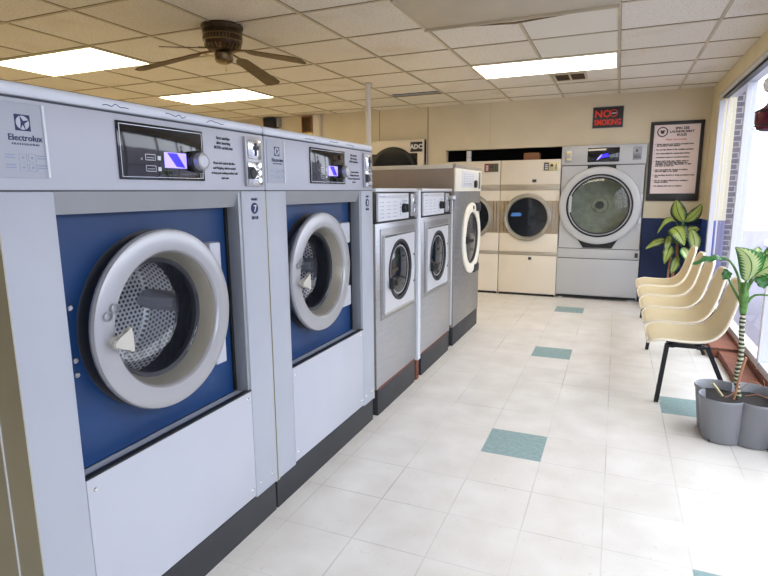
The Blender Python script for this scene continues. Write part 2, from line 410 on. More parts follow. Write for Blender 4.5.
def text_bm(bm, s, size, origin, face='x', align='LEFT', th=.0006, mi=0, bold=0.0, sx=1.0, space=1.0):
    """add text to bm. face 'x': seen from +x, text runs along +y; face 'y': seen from -y, runs along +x"""
    cu = bpy.data.curves.new('t', 'FONT'); cu.body = s; cu.size = size; cu.align_x = align; cu.extrude = th; cu.offset = bold; cu.resolution_u = 2
    cu.space_line = space
    o = bpy.data.objects.new('t', cu); COL.objects.link(o)
    dg = bpy.context.evaluated_depsgraph_get()
    me = bpy.data.meshes.new_from_object(o.evaluated_get(dg))
    bpy.data.objects.remove(o); bpy.data.curves.remove(cu)
    if face == 'x': Mx = Matrix(((0, 0, 1, origin[0]), (sx, 0, 0, origin[1]), (0, 1, 0, origin[2]), (0, 0, 0, 1)))
    else: Mx = Matrix(((sx, 0, 0, origin[0]), (0, 0, -1, origin[1]), (0, 1, 0, origin[2]), (0, 0, 0, 1)))
    me.transform(Mx)
    n0 = len(bm.faces)
    bm.from_mesh(me); bpy.data.meshes.remove(me)
    bm.faces.ensure_lookup_table()
    for f in bm.faces[n0:]: f.material_index = mi

# ------------------------------------------------------------------ dimensions
FX = -1.265          # plane of the washer fronts
WY = 7.25            # back wall
CZ = 2.47            # ceiling
RX = .91             # right wall inside face
GX, GY = .622, .63   # ceiling grid pitch
gx = lambda k: -.06 + GX * k
gy = lambda k: 5.09 + GY * k

# ------------------------------------------------------------------ the setting
bm = B_(); box(bm, -6.2, 1.0, -3.2, 8.3, -.05, 0); struct('floor', bm, 'floor')
# back wall with openings where the dryers stand in it
bm = B_()

box(bm, -6.2, -3.34, WY, WY + .1, 0, CZ)
box(bm, -3.34, -2.44, WY, WY + .1, 2.05, CZ)
box(bm, -2.44, -2.155, WY, WY + .1, 0, CZ)
box(bm, -2.155, .292, WY, WY + .1, 1.89, CZ)
box(bm, .292, 1.1, WY, WY + .1, 0, CZ)
box(bm, -6.2, 1.1, 8.2, 8.3, 0, CZ, mi=1)
box(bm, -6.2, 1.1, WY + .1, 8.2, 2.3, 2.34, mi=1)
struct('wall_back', bm, ['wall_b', 'dark_gap'])
bm = B_(); box(bm, -2.418, -2.410, WY - .004, WY, 1.66, CZ); struct('trim_1', bm, 'crack')
bm = B_(); box(bm, -1.572, -1.568, WY - .003, WY, 1.9, CZ); struct('trim_2', bm, 'band')
bm = B_(); box(bm, -3.128, -3.122, WY - .004, WY, 2.06, CZ); struct('trim_3', bm, 'crack')
bm = B_(); box(bm, -6.3, -6.2, -3.2, 8.3, 0, CZ); struct('wall_left', bm, 'wall')
bm = B_(); box(bm, -6.2, 1.1, -3.2, -3.1, 0, CZ); struct('wall_front', bm, 'wall')
# right wall: end pier and header above the windows
bm = B_()
box(bm, RX, RX + .062, 6.76, WY + .2, 0, CZ)
box(bm, RX, RX + .16, -3.1, 6.76, 2.31, CZ)
box(bm, RX, RX + .16, -3.1, -2.2, 0, 2.31)
struct('wall_right', bm, 'wall_r')
bm = B_(); box(bm, RX - .012, RX + .02, -2.2, 6.76, 2.285, 2.312); struct('trim_4', bm, 'cream_paint')
bm = B_(); box(bm, .935, .98, -2.2, 6.7, 2.262, 2.286); struct('trim_5', bm, 'black')
# white corner jamb
bm = B_(); box(bm, .905, .955, 6.70, 6.77, 0, 2.25, .004); struct('trim_6', bm, 'win_frame')

# windows: bays with white frames
def window(n, y0, y1):
    bm = B_()
    w = .05
    box(bm, .98, 1.06, y0, y0 + w, .10, 2.30, .004)
    box(bm, .975, .988, y1 - .012, y1 + .0, .10, 2.30, .002)
    box(bm, .98, 1.06, y0 + w, y1 - .012, .10, .155, .004)
    box(bm, .98, 1.06, y0 + w, y1 - .012, 2.265, 2.30, .004)
    o = struct('window_%d' % n, bm, 'win_frame')
    bm = B_(); box(bm, 1.015, 1.021, y0 + w, y1 - .012, .155, 2.265); obj('pane', bm, 'win_glass', o, False)
    return o
ys = [6.70, 5.80, 4.42, 3.27, 2.12, .97, -.18, -1.33]
for i in range(len(ys) - 1):
    window(i + 1, ys[i + 1] - .0, ys[i])
bm = B_(); box(bm, .97, 1.08, -2.2, 6.76, 0, .10); struct('wall_sill', bm, 'brick_red')
# brick curb along the window foot
bm = B_(); box(bm, .83, .97, -2.2, 4.98, 0, .06, .004); struct('trim_7', bm, 'brick_red')
bm = B_(); box(bm, .77, .97, 4.98, 6.70, 0, .085, .004); struct('trim_8', bm, 'brick_red')

# outside
bm = B_(); box(bm, 1.08, 26, -12, 22, -.08, -.03); struct('ground_outside', bm, 'ext_ground')
bm = B_(); box(bm, 3.4, 3.6, 6, 16, -.03, .14, .02); box(bm, 3.4, 3.6, 6, 16, .0, .01); struct('curb_outside', bm, 'ext_curb')
bm = B_(); box(bm, 13, 13.3, -8, 20, -.03, 3.4); struct('wall_outside', bm, 'siding')
bm = B_(); box(bm, 1.083, 1.21, 6.86, 7.2, -.03, 2.6); struct('wall_brick', bm, 'brick')
bm = B_(); box(bm, .98, 1.083, 6.86, 7.2, 1.02, 2.6); box(bm, .98, 1.083, 6.86, 7.2, -.03, 1.02, mi=1); struct('wall_wing', bm, ['cream_paint', 'lilac_wall'])

# ceiling: tiles in a grid; some cells left for lamps, vent and the open gap
ic = range(-10, 2); jc = range(-14, 4)
skip = set()
lamp_cells = {(-2, 0), (-1, 0), (-8, -3), (-7, -3), (-8, -0), (-7, 0)}
smooth_cells = {(-1, -1), (-1, -2)}
back_cells = {(-3, 3), (-2, 3)}
bm = B_()
for i in ic:
    for j in jc:
        x0, x1, y0, y1 = max(gx(i), -6.2), min(gx(i + 1), RX + .05), max(gy(j), -3.1), min(gy(j + 1), WY + .05)
        if x1 <= x0 or y1 <= y0 or (i, j) in smooth_cells or (i, j) in back_cells: continue
        if (i, j) in ((-2, -3), (-1, -3)): continue     # the sagging panel
        mi = 0
        if (i, j) == (-4, 1): y1 = y1 - .18             # tile pushed back leaving a dark gap
        box(bm, x0, x1, y0, y1, CZ, CZ + .02)
struct('ceiling', bm, 'tile')
bm = B_()
for i, j in smooth_cells | back_cells:
    box(bm, gx(i), gx(i + 1), gy(j), min(gy(j + 1), WY), CZ - .001, CZ + .02)
struct('ceiling_smooth_panels', bm, 'ceil_smooth')
bm = B_(); box(bm, -6.3, 1.1, -3.2, 8.3, 2.75, 2.8); box(bm, gx(-4), gx(-3), gy(1), gy(2) , CZ + .05, CZ + .06); struct('ceiling_plenum', bm, 'dark_gap')
bm = B_()
for i in ic:
    if -6.2 < gx(i) < RX: box(bm, gx(i) - .010, gx(i) + .010, -3.1, WY, CZ - .006, CZ + .001)
for j in jc:
    if -3.1 < gy(j) < WY: box(bm, -6.2, RX, gy(j) - .010, gy(j) + .010, CZ - .005, CZ + .001)
struct('ceiling_grid', bm, 'tbar')
bm = B_()   # dark hairline joints beside the bars
for i in ic:
    if -6.2 < gx(i) < RX - .1: box(bm, gx(i) + .010, gx(i) + .013, -3.1, WY, CZ - .003, CZ + .001)
for j in jc:
    if -3.1 < gy(j) < WY: box(bm, -6.2, RX, gy(j) - .0135, gy(j) - .010, CZ - .003, CZ + .001)
struct('ceiling_joints', bm, 'crack')
# sagging panel near the top of the photo
pan = thing('ceiling_panel', 'dull grey-brown unlit ceiling panel sagging slightly from the grid, top right of centre', 'ceiling panel', (gx(-2), gy(-3), CZ))
bm = B_(); w = 2 * GX; box(bm, .0, w, 0, GY, -.012, .0, .003)
for v in bm.verts:
    v.co.z -= .025 * math.sin(PI * v.co.x / w) * (v.co.y / GY)
obj('panel', bm, 'ceil_dull', pan)
bm = B_(); box(bm, 0, w, GY - .012, GY + .004, -.03, 0, .002); box(bm, 0, .018, 0, GY, -.02, .001, .002); obj('edge_strip', bm, 'tbar', pan)
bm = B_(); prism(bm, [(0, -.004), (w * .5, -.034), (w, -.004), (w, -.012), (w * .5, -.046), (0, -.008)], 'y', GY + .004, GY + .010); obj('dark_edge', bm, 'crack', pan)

# ceiling lights
def ceil_light(i, j, mat, label):
    t = thing('ceiling_light', label, 'ceiling light', (gx(i), gy(j), CZ), 0, 'recessed ceiling lights')
    bm = B_()
    w, d, e = 2 * GX, GY, .022
    box(bm, .01, w - .01, .01, e, -.012, .0, .002); box(bm, .01, w - .01, d - e, d - .01, -.012, .0, .002)
    box(bm, .01, e, e, d - e, -.012, .0, .002); box(bm, w - e, w - .01, e, d - e, -.012, .0, .002)
    obj('frame', bm, 'ceil_smooth', t)
    bm = B_(); box(bm, e, w - e, e, d - e, -.008, -.003); obj('diffuser', bm, mat, t, False)
ceil_light(-2, 0, 'lamp_neutral', 'lit rectangular ceiling light panel right of centre, above the aisle')
ceil_light(-8, -3, 'lamp_warm', 'lit rectangular ceiling light panel at the upper left, nearest the camera')
ceil_light(-8, 0, 'lamp_warm', 'lit rectangular ceiling light panel seen just below the ceiling fan')

# vent
t = thing('ceiling_vent', 'small brown-slatted air vent in the ceiling beyond the right light panel', 'vent', (-.66, 5.78, CZ))
bm = B_(); w, d = .31, .36
for a in ((0, w, 0, .03), (0, w, d - .03, d), (0, .02, .03, d - .03), (w - .02, w, .03, d - .03), (w / 2 - .01, w / 2 + .01, .03, d - .03)): box(bm, *a, -.014, 0, .002)
obj('frame', bm, 'tbar', t)
for k in range(7):
    bm = B_(); y = .05 + k * .042; prism(bm, [(y, -.002), (y + .022, -.012), (y + .024, -.010), (y + .002, 0)], 'x', .02, w - .02); obj('slat', bm, 'bronze', t)
bm = B_(); box(bm, .02, w - .02, .03, d - .03, -.002, -.0005); obj('backing', bm, 'dark_gap', t)

# ------------------------------------------------------------------ big blue-fronted washers
def coin_box(parent, y0, y1, z0, z1):
    bm = B_(); box(bm, 0, .012, y0, y1, z0, z1, .003)
    c = obj('coin_slot', bm, 'ring', parent)
    h = z1 - z0; w = y1 - y0
    bm = B_(); box(bm, .012, .016, y0 + w * .1, y1 - w * .14, z0 + h * .56, z1 - h * .06, .002); obj('coin_plate', bm, 'chrome', c)
    bm = B_(); box(bm, .016, .019, y0 + w * .50, y0 + w * .58, z0 + h * .62, z1 - h * .12); box(bm, .016, .021, y0 + w * .42, y0 + w * .68, z0 + h * .74, z0 + h * .82, .001); obj('coin_slit', bm, 'ink', c)
    bm = B_(); box(bm, .012, .016, y0 + w * .08, y1 - w * .1, z0 + h * .03, z0 + h * .5, .002); obj('drawer_plate', bm, 'chrome', c)
    bm = B_(); lathe(bm, [(0, .022), (w * .16, .022), (w * .22, .016)], 'x', (0, y0 + w * .34, z0 + h * .27), 20); box(bm, .013, .0165, y0 + w * .08, y0 + w * .4, z0 + h * .15, z0 + h * .4); obj('push_button', bm, 'gasket', c)
    for f in (.13, .28, .43):
        bm = B_(); cyl(bm, (0, y0 + w * .68, z0 + h * f), w * .11, .015, .023, 'x', 16, bev=.002); obj('lock', bm, 'chrome', c)

def big_washer(y0, label, emblem_num, cy, cz):
    W = 1.018
    t = thing('front_load_washer', label, 'washing machine', (FX, y0, 0), 0, 'large blue-fronted washers')
    # shell
    bm = B_()
    box(bm, -.95, -.001, 0, .012, .135, 1.357)                       # left wall
    box(bm, -.95, -.001, W - .012, W, .135, 1.357)
    box(bm, -.95, -.94, .012, W - .012, .135, 1.357)
    box(bm, -.94, -.06, .012, W - .012, .135, .15)
    obj('side_panel', bm, 'side_steel', t)
    bm = B_()
    box(bm, -.07, 0, .002, .140, .140, 1.357, .003)
    obj('left_post', bm, 'washer_grey', t)
    bm = B_(); box(bm, -.07, 0, .868, W - .003, .140, 1.357, .003); o = obj('right_post', bm, 'washer_grey', t)
    bm = B_(); box(bm, -.068, -.004, .852, .868, .59, 1.357, .003)
    prism(bm, [(-.07, 1.357), (-.002, 1.357), (-.022, 1.300), (-.07, 1.300)], 'y', .14, .868)
    obj('recess_frame', bm, 'frame_grey', t)
    bm = B_()
    box(bm, -.012, 0, .141, .866, .150, .592, .003); box(bm, -.06, -.012, .141, .866, .575, .592)
    lp = obj('lower_panel', bm, 'washer_light', t)
    for yy, zz in ((.165, .555), (.845, .565), (.165, .19), (.845, .185), (.90, .19), (.98, .19)):
        bm = B_(); lathe(bm, [(0, .004), (.005, .003), (.007, 0)], 'x', (0, yy, zz), 12); obj('screw', bm, 'chrome', lp)
    bm = B_(); box(bm, -.02, .0012, .141, .866, .592, .598); box(bm, -.066, -.056, .840, .853, .598, 1.30); obj('recess_seal', bm, 'black', t)
    bm = B_(); hole_panel(bm, .14, .852, .592, 1.302, cy, cz, .215, -.075, -.065); obj('blue_front', bm, 'blue_panel', t)
    bm = B_(); lathe(bm, [(.245, -.0645), (.276, -.0640), (.278, -.0650)], 'x', (0, cy, cz), 64); obj('door_shade_ring', bm, 'gasket', t)  # dark ring puts the shadow behind the door onto the blue panel
    # drum and gasket
    bm = B_(); lathe(bm, [(.200, -.065), (.216, -.066), (.216, -.16), (.19, -.165), (.185, -.10), (.200, -.065)], 'x', (0, cy, cz)); obj('door_gasket', bm, 'gasket', t)
    bm = B_(); lathe(bm, [(.20, -.165), (.245, -.17), (.248, -.35), (.235, -.365), (.10, -.372), (.09, -.362), (0, -.362)], 'x', (0, 0, 0), 64)
    dr = obj('drum', bm, 'drum', t); dr.location = (0, cy, cz)
    for k in range(3):
        a = PI * (.5 + 2 * k / 3) + .5
        bm = B_(); u, v = Vector((0, math.cos(a), math.sin(a))), Vector((0, -math.sin(a), math.cos(a)))
        c0 = Vector((0, 0, 0))
        pr = [(.246, -.04), (.205, -.016), (.198, 0), (.205, .016), (.246, .04)]
        A = [bm.verts.new(c0 + u * r + v * s + Vector((-.19, 0, 0))) for r, s in pr]; Bq = [bm.verts.new(c0 + u * r + v * s + Vector((-.36, 0, 0))) for r, s in pr]
        for i in range(4): bm.faces.new([A[i], A[i + 1], Bq[i + 1], Bq[i]])
        bm.faces.new(A); bm.faces.new(Bq[::-1])
        obj('lifter', bm, 'frame_grey', dr)
    # door
    bm = B_(); lathe(bm, [(.240, -.064), (.250, -.045), (.268, -.026), (.279, -.018), (.281, -.008), (.277, .001), (.268, .005), (.230, .007), (.216, .005), (.209, -.002), (.207, -.012), (.212, -.058)], 'x', (0, cy, cz), 72)
    dd = obj('door', bm, 'ring', t)
    bm = B_(); lathe(bm, [(.208, -.008), (.204, -.014), (.190, -.055), (.186, -.064), (.196, -.068)], 'x', (0, cy, cz), 72); obj('door_inner_rim', bm, 'ring_in', dd)
    bm = B_(); lathe(bm, [(.186, -.056), (.180, -.060), (.174, -.09), (.164, -.130), (.140, -.146), (.08, -.152), (0, -.154)], 'x', (0, cy, cz), 56); obj('door_glass', bm, 'glass', dd)
    bm = B_(); lathe(bm, [(.190, -.056), (.176, -.060), (.172, -.072), (.19, -.078)], 'x', (0, cy, cz), 56); obj('door_seal', bm, 'gasket', dd)
    for zz in (cz + .165, cz - .165):
        bm = B_(); box(bm, -.064, -.012, cy + .21, .752, zz - .053, zz + .053, .006)
        obj('hinge', bm, 'washer_light', dd)
    # handle lever
    bm = B_()
    prism(bm, [(cy - .247, cz - .022), (cy - .242, cz - .008), (cy - .222, cz - .004), (cy - .202, cz + .004), (cy - .188, cz + .022), (cy - .180, cz + .020), (cy - .184, cz - .015), (cy - .176, cz - .052), (cy - .184, cz - .056), (cy - .198, cz - .040), (cy - .218, cz - .032), (cy - .240, cz - .032)], 'x', .020, .036)
    bmesh.ops.bevel(bm, geom=bm.edges[:], offset=.004, segments=2, affect='EDGES')
    lathe(bm, [(.013, .006), (.014, .03)], 'x', (0, cy - .225, cz - .015), 16)
    obj('door_handle', bm, 'handle', dd)
    bm = B_(); lathe(bm, [(.013, .0), (.014, .004), (.011, .006), (.010, 0)], 'x', (.0085, cy - .236, cz + .058), 20)
    lathe(bm, [(.013, .0), (.014, .004), (.011, .006), (.010, 0)], 'x', (.0085, cy - .212, cz + .076), 20); obj('embossed_mark', bm, 'frame_grey', dd)
    for zz in (cz + .09, cz - .055, cz - .095):
        bm = B_(); cyl(bm, (0, cy - .300, zz), .008, -.065, -.045, 'x', 12, bev=.003); obj('catch_bolt', bm, 'chrome', t)
    # control unit
    bm = B_(); box(bm, -.95, 0, .001, W - .002, 1.360, 1.566, .004)
    cu = obj('control_unit', bm, 'washer_light', t)
    bm = B_(); box(bm, -.94, -.003, .002, W - .003, 1.356, 1.361); box(bm, -.95, -.002, .002, W - .003, 1.565, 1.570); obj('seam', bm, 'ink', cu)
    bm = B_(); box(bm, -.96, .004, -.001, W, 1.570, 1.602, .014, 4); obj('top_cover', bm, 'washer_white', t)
    for q, yy in enumerate((.30, .52, .70)):
        bm = B_(); rr = random.Random(q + int(cy * 1000)); tube(bm, curve_pts([(.0042, yy + k * .014, 1.584 + rr.uniform(-.005, .005)) for k in range(7)], 3), .0011, 5); obj('ink_scribble', bm, 'ink_blue', cu)
    # maker's plate on the left
    bm = B_(); box(bm, 0, .003, .012, .132, 1.388, 1.556, .001); pl = obj('maker_plate', bm, 'washer_grey', cu)
    bm = B_(); box(bm, .003, .006, .128, .134, 1.39, 1.556); obj('plate_edge', bm, 'white_label', pl)
    bm = B_()
    box(bm, .003, .0036, .062, .098, 1.494, 1.530)
    obj('emblem_square', bm, 'ink_blue', pl)
    bm = B_()
    c = Vector((.0038, .080, 1.512))
    for a0, a1 in ((PI * .62, PI * 1.36), (-PI * .38, PI * .12), (PI * .14, PI * .60), (PI * 1.38, PI * 1.60)):
        m_ = 12; inner = []; outer = []
        mid = (a0 + a1) / 2
        arc = [bm.verts.new(c + Vector((0, .0155 * math.cos(a0 + (a1 - a0) * k / m_), .0155 * math.sin(a0 + (a1 - a0) * k / m_)))) for k in range(m_ + 1)]
        mv = bm.verts.new(c + Vector((0, .0045 * math.cos(mid), .0045 * math.sin(mid))))
        for k in range(m_): bm.faces.new([arc[k], arc[k + 1], mv])
    obj('emblem_swoosh', bm, 'washer_light', pl, False)
    bm = B_(); text_bm(bm, 'Electrolux', .0195, (.0036, .083, 1.472), align='CENTER', bold=.0002)
    obj('maker_name', bm, 'ink_blue', pl, False)
    bm = B_(); text_bm(bm, 'P R O F E S S I O N A L', .0066, (.0036, .083, 1.462), align='CENTER'); obj('maker_subtitle', bm, 'ink_blue', pl, False)
    bm = B_()
    for k in range(2):
        for q in range(2):
            yy, zz = .072 + k * .022, 1.434 - q * .022
            for (a, b_, c_, d_) in ((yy - .009, yy + .009, zz - .009, zz - .0083), (yy - .009, yy + .009, zz + .0083, zz + .009), (yy - .009, yy - .0083, zz - .009, zz + .009), (yy + .0083, yy + .009, zz - .009, zz + .009)): box(bm, .003, .0034, a, b_, c_, d_)
            cyl(bm, (0, yy, zz), .003, .003, .0034, 'x', 10)
    for q in range(2):
        for yy in (.032, .107):
            for r in range(2): box(bm, .003, .0034, yy, yy + .022, 1.438 - q * .022 - r * .006, 1.4405 - q * .022 - r * .006)
    obj('program_symbols', bm, 'faint', pl, False)
    # display
    d0, d1, z0, z1 = .336, .674, 1.390, 1.548
    bm = B_(); box(bm, 0, .006, d0, d1, z0, z1, .002); dp = obj('display_panel', bm, 'display', cu)
    bm = B_(); e = .007
    for (a, b_, c_, d_) in ((d0 + e, d1 - e, z0 + e, z0 + e + .0016), (d0 + e, d1 - e, z1 - e - .0016, z1 - e), (d0 + e, d0 + e + .0016, z0 + e, z1 - e), (d1 - e - .0016, d1 - e, z0 + e, z1 - e)): box(bm, .006, .0066, a, b_, c_, d_)
    obj('display_outline', bm, 'silverline', dp, False)
    bm = B_(); box(bm, .006, .0072, .500, .592, 1.427, 1.473, .0005); sc = obj('screen', bm, 'screen', dp)
    bm = B_(); prism(bm, [(.512, 1.471), (.552, 1.471), (.585, 1.429), (.548, 1.431)], 'x', .0072, .0076); obj('screen_image', bm, 'screen_blue', sc, False)
    bm = B_()
    for q in range(2):
        zz = 1.462 - q * .032
        for (a, b_, c_, d_) in ((.428, .466, zz, zz + .0015), (.428, .466, zz - .016, zz - .0145), (.428, .4295, zz - .016, zz), (.4645, .466, zz - .016, zz), (.434, .460, zz - .009, zz - .0075)): box(bm, .006, .0066, a, b_, c_, d_)
        box(bm, .006, .0066, .474, .486, zz - .014, zz - .002)
    text_bm(bm, '<', .014, (.006, .410, 1.444))
    obj('key_symbols', bm, 'white_print', dp, False)
    bm = B_()
    for (a, b_, c_, d_) in ((.652, .667, 1.400, 1.401), (.652, .667, 1.414, 1.415), (.652, .653, 1.400, 1.415), (.666, .667, 1.400, 1.415)): box(bm, .0062, .0068, a, b_, c_, d_)
    text_bm(bm, 'S', .010, (.0062, .6595, 1.404), align='CENTER'); obj('corner_symbol', bm, 'white_print', dp, False)
    ky, kz = .628, 1.450
    bm = B_(); lathe(bm, [(.034, .004), (.034, .022), (.028, .026), (0, .026)], 'x', (0, ky, kz)); kn = obj('dial', bm, 'black', cu)
    bm = B_(); lathe(bm, [(.027, .024), (.028, .042), (.026, .047), (.020, .049), (.018, .047), (0, .047)], 'x', (0, ky, kz)); obj('dial_cap', bm, 'ring', kn)
    # stickers with instructions
    bm = B_()
    for k, s in enumerate(('Start machine', 'after inserting', 'BOTH cards/coins')): text_bm(bm, s, .0150, (.001, .782, 1.531 - k * .0160), align='CENTER', sx=.86, bold=.0002)
    obj('upper_instructions', bm, 'ink', cu, False)
    bm = B_()
    for k, s in enumerate(("Please don't wash in this filter", 'and Weighing, which is needed', 'to keep your washing machine I will', 'your own')): text_bm(bm, s, .0118, (.001, .782, 1.448 - k * .0165), align='CENTER', sx=.80, bold=.0002)
    obj('lower_instructions', bm, 'ink', cu, False)
    coin_box(cu, .890, .992, 1.374, 1.553)
    # number badge on the right post
    bm = B_(); lathe(bm, [(0, .003), (.020, .003), (.021, .001)], 'x', (0, .942, 1.293), 28); bd = obj('number_badge', bm, 'ink_blue', t)
    bm = B_(); text_bm(bm, '7' if emblem_num else '0', .034, (.0035, .942, 1.281), align='CENTER', bold=.0006); obj('badge_digit', bm, 'white_label', bd, False)
    bm = B_(); text_bm(bm, 'WASH', .013, (.0015, .942, 1.322), align='CENTER', bold=.0003); obj('upper_lettering', bm, 'ink_blue', bd, False)
    bm = B_(); text_bm(bm, '80 LB', .017, (.0015, .942, 1.252), align='CENTER', bold=.0005); obj('lower_lettering', bm, 'ink_blue', bd, False)
    bm = B_(); box(bm, -.9, -.012, .004, W - .004, 0, .136, .002); obj('kick_plate', bm, 'kick', t)
    # pale seam on the outer side
    bm = B_(); box(bm, -.095, -.091, -.0025, 0, .14, 1.35); obj('side_seam', bm, 'white_label', t)
    return t
big_washer(.787, 'huge grey front-load washer with blue door surround, nearest the camera at the left edge', True, .486, .964)
big_washer(.787 + 1.022, 'huge grey front-load washer with blue door surround, second in row, beside a small steel washer', False, .440, .978)

# ------------------------------------------------------------------ small stainless washers
def small_washer(y0, W, top, label):
    t = thing('front_load_washer', label, 'washing machine', (FX, y0, 0), 0, 'small stainless washers')
    bm = B_(); box(bm, -.8, -.001, 0, W, .17, 1.175, .004); cab = obj('cabinet', bm, 'stainless', t)
    bm = B_(); box(bm, -.8, -.012, .004, W - .004, 1.175, top - .022, .003); hd = obj('control_housing', bm, 'black', t)
    bm = B_(); box(bm, -.81, .008, -.004, W + .004, top - .022, top, .006, 3); obj('top_cover', bm, 'alu', t)
    bm = B_(); box(bm, -.01, .006, .03, .53, 1.168 + .012, top - .030, .003); cp = obj('control_label', bm, 'white_label', hd)
    bm = B_(); box(bm, .006, .0085, .04, .52, top - .058, top - .036, .001); obj('header_strip', bm, 'alu', cp)
    bm = B_()
    for c in range(3):
        for r in range(5):
            box(bm, .006, .0066, .06 + c * .10, .06 + c * .10 + .055, 1.20 + r * .022, 1.203 + r * .022)
    for r in range(4): box(bm, .006, .0066, .375, .385, 1.205 + r * .022, 1.215 + r * .022)
    box(bm, .006, .0066, .42, .50, 1.292, 1.295); box(bm, .006, .0066, .42, .49, 1.285, 1.287)
    obj('control_print', bm, 'faint', cp, False)
    bm = B_(); box(bm, .0084, .0089, .05, .13, top - .050, top - .045); obj('header_print', bm, 'faint', cp, False)
    bm = B_(); lathe(bm, [(.030, .006), (.028, .028), (.022, .032), (0, .032)], 'x', (0, .43, 1.248), 24); box(bm, .028, .042, .424, .436, 1.222, 1.274, .003); obj('dial', bm, 'black', cp)
    bm = B_(); box(bm, -.012, .008, .575, .665, 1.19, top - .035, .003); cb = obj('coin_slot', bm, 'stainless', hd)
    bm = B_(); box(bm, .008, .012, .60, .645, 1.27, 1.31, .002); obj('coin_plate', bm, 'chrome', cb)
    bm = B_(); box(bm, .008, .02, .605, .64, 1.205, 1.24, .003); obj('coin_return', bm, 'chrome', cb)
    bm = B_(); box(bm, -.02, .001, .0, W, 1.168, 1.176); obj('seam', bm, 'black', cab)
    # door panel with pressed frame
    dy0, dy1, dz0, dz1 = .095, .615, .615, 1.095
    cy, cz = (dy0 + dy1) / 2 - .01, .865
    bm = B_(); box(bm, -.001, .004, dy0 - .03, dy1 + .035, dz0 - .03, dz1 + .04, .002); obj('door_surround', bm, 'stainless_d', t)
    bm = B_(); hole_panel(bm, dy0, dy1, dz0, dz1, cy, cz, .190, .004, .018); d = obj('door', bm, 'alu', t)
    bm = B_(); box(bm, .018, .021, dy0, dy1, dz0, dz0 + .012); box(bm, .018, .021, dy0, dy1, dz1 - .012, dz1); box(bm, .018, .021, dy1 - .012, dy1, dz0 + .012, dz1 - .012); obj('door_edge', bm, 'chrome', d)
    bm = B_(); lathe(bm, [(.192, .002), (.194, .022), (.188, .026), (.176, .018), (.172, -.0)], 'x', (0, cy, cz)); obj('door_ring', bm, 'gasket', d)
    bm = B_(); lathe(bm, [(.178, .006), (.13, .016), (0, .022)], 'x', (0, cy, cz)); obj('door_glass', bm, 'dark_glass', d)
    bm = B_(); lathe(bm, [(.148, .013), (.156, .014), (.154, .010)], 'x', (0, cy, cz)); obj('glass_ring', bm, 'ring', d)
    bm = B_(); tube(bm, [(.018, cy - .18, cz - .06), (.055, cy - .165, cz - .06), (.060, cy - .11, cz - .045)], [.016, .018, .012], 10); box(bm, .02, .05, cy - .195, cy - .14, cz - .10, cz - .03, .008); obj('door_handle', bm, 'black', d)
    for yy, zz in ((dy1 - .02, dz1 - .16), (dy1 - .02, dz0 + .14)):
        bm = B_(); cyl(bm, (0, yy, zz), .007, .018, .022, 'x', 10); obj('hinge_screw', bm, 'ink', d)
    bm = B_(); box(bm, -.75, -.004, .02, W - .02, .0, .172, .002); obj('kick_plate', bm, 'kick', t)
    bm = B_(); box(bm, -.02, .001, .02, W - .03, .164, .178, .002); obj('rusty_edge', bm, 'rust', t)
    return t
small_washer(2.862, .70, 1.372, 'small stainless front-load washer beside the second blue-fronted washer')
small_washer(3.665, .75, 1.372, 'small stainless front-load washer farther along, beside the taller steel washer')
# filler pipe between the two small washers
bm = B_(); box(bm, -1.30, FX + .012, 3.572, 3.624, .15, 1.36, .006); box(bm, -1.30, FX - .001, 3.574, 3.622, 0, .15, .004, mi=1)
tag(obj('filler_strip', bm, ['white_label', 'rust']), 'narrow white vertical strip between the two small steel washers', 'strip')
t = thing('gap_shade', 'black stand-in for the shaded gap between small and tall steel washers, with white bracket', 'panel', (FX, 4.43, 0))
bm = B_(); box(bm, -.6, -.03, .0, .085, 0, 1.34); obj('panel', bm, 'black', t)  # black box stands in for the shade of the open gap
bm = B_(); box(bm, -.03, .012, -.004, .085, 1.285, 1.315, .003); obj('bracket', bm, 'white_label', t)
bm = B_(); box(bm, -.03, -.01, .05, .08, .2, 1.28, .003); obj('side_strip', bm, 'alu', t)

# ------------------------------------------------------------------ taller stainless washer
t = thing('front_load_washer', 'tall stainless front-load washer with round cream door, at the far end of the row', 'washing machine', (FX, 4.52, 0))
W = .93
bm = B_(); box(bm, -1.05, 0, .004, W, .17, 1.545, .004, mi=0); obj('cabinet', bm, 'stainless_d', t)
bm = B_(); box(bm, -1.05, -.012, 0, .004, .17, 1.54); obj('side_panel', bm, 'taupe', t)
bm = B_(); box(bm, -1.06, -.02, -.006, W + .004, 1.54, 1.575, .004); obj('top_cover', bm, 'cream_metal', t)
bm = B_(); box(bm, -.02, .010, -.004, W + .004, 1.545, 1.578, .003); obj('top_trim', bm, 'band', t)
bm = B_(); box(bm, -.01, .008, -.004, W + .002, 1.350, 1.546, .004); cp = obj('control_panel', bm, 'cream_panel', t)
bm = B_(); box(bm, .008, .011, .19, .78, 1.385, 1.53, .001); obj('control_label', bm, 'white_label', cp)
bm = B_()
for c in range(4):
    for r in range(4): box(bm, .011, .0117, .25 + c * .10, .25 + c * .10 + .06, 1.44 + r * .02, 1.444 + r * .02)
for r in range(2): box(bm, .011, .0117, .25, .55, 1.405 + r * .014, 1.409 + r * .014)
obj('control_print', bm, 'faint', cp, False)
bm = B_(); lathe(bm, [(.036, .011), (.034, .03), (0, .034)], 'x', (0, .66, 1.417), 20); obj('dial', bm, 'black', cp)
bm = B_(); box(bm, .008, .012, .82, .885, 1.375, 1.53, .001); obj('side_label', bm, 'stainless_d', cp)
cy, cz = .555, .915
bm = B_(); lathe(bm, [(.325, -.002), (.332, .012), (.328, .022), (.31, .028), (.262, .030), (.246, .024), (.238, .008), (.238, -.0)], 'x', (0, cy, cz), 64); d = obj('door', bm, 'cream_panel', t)
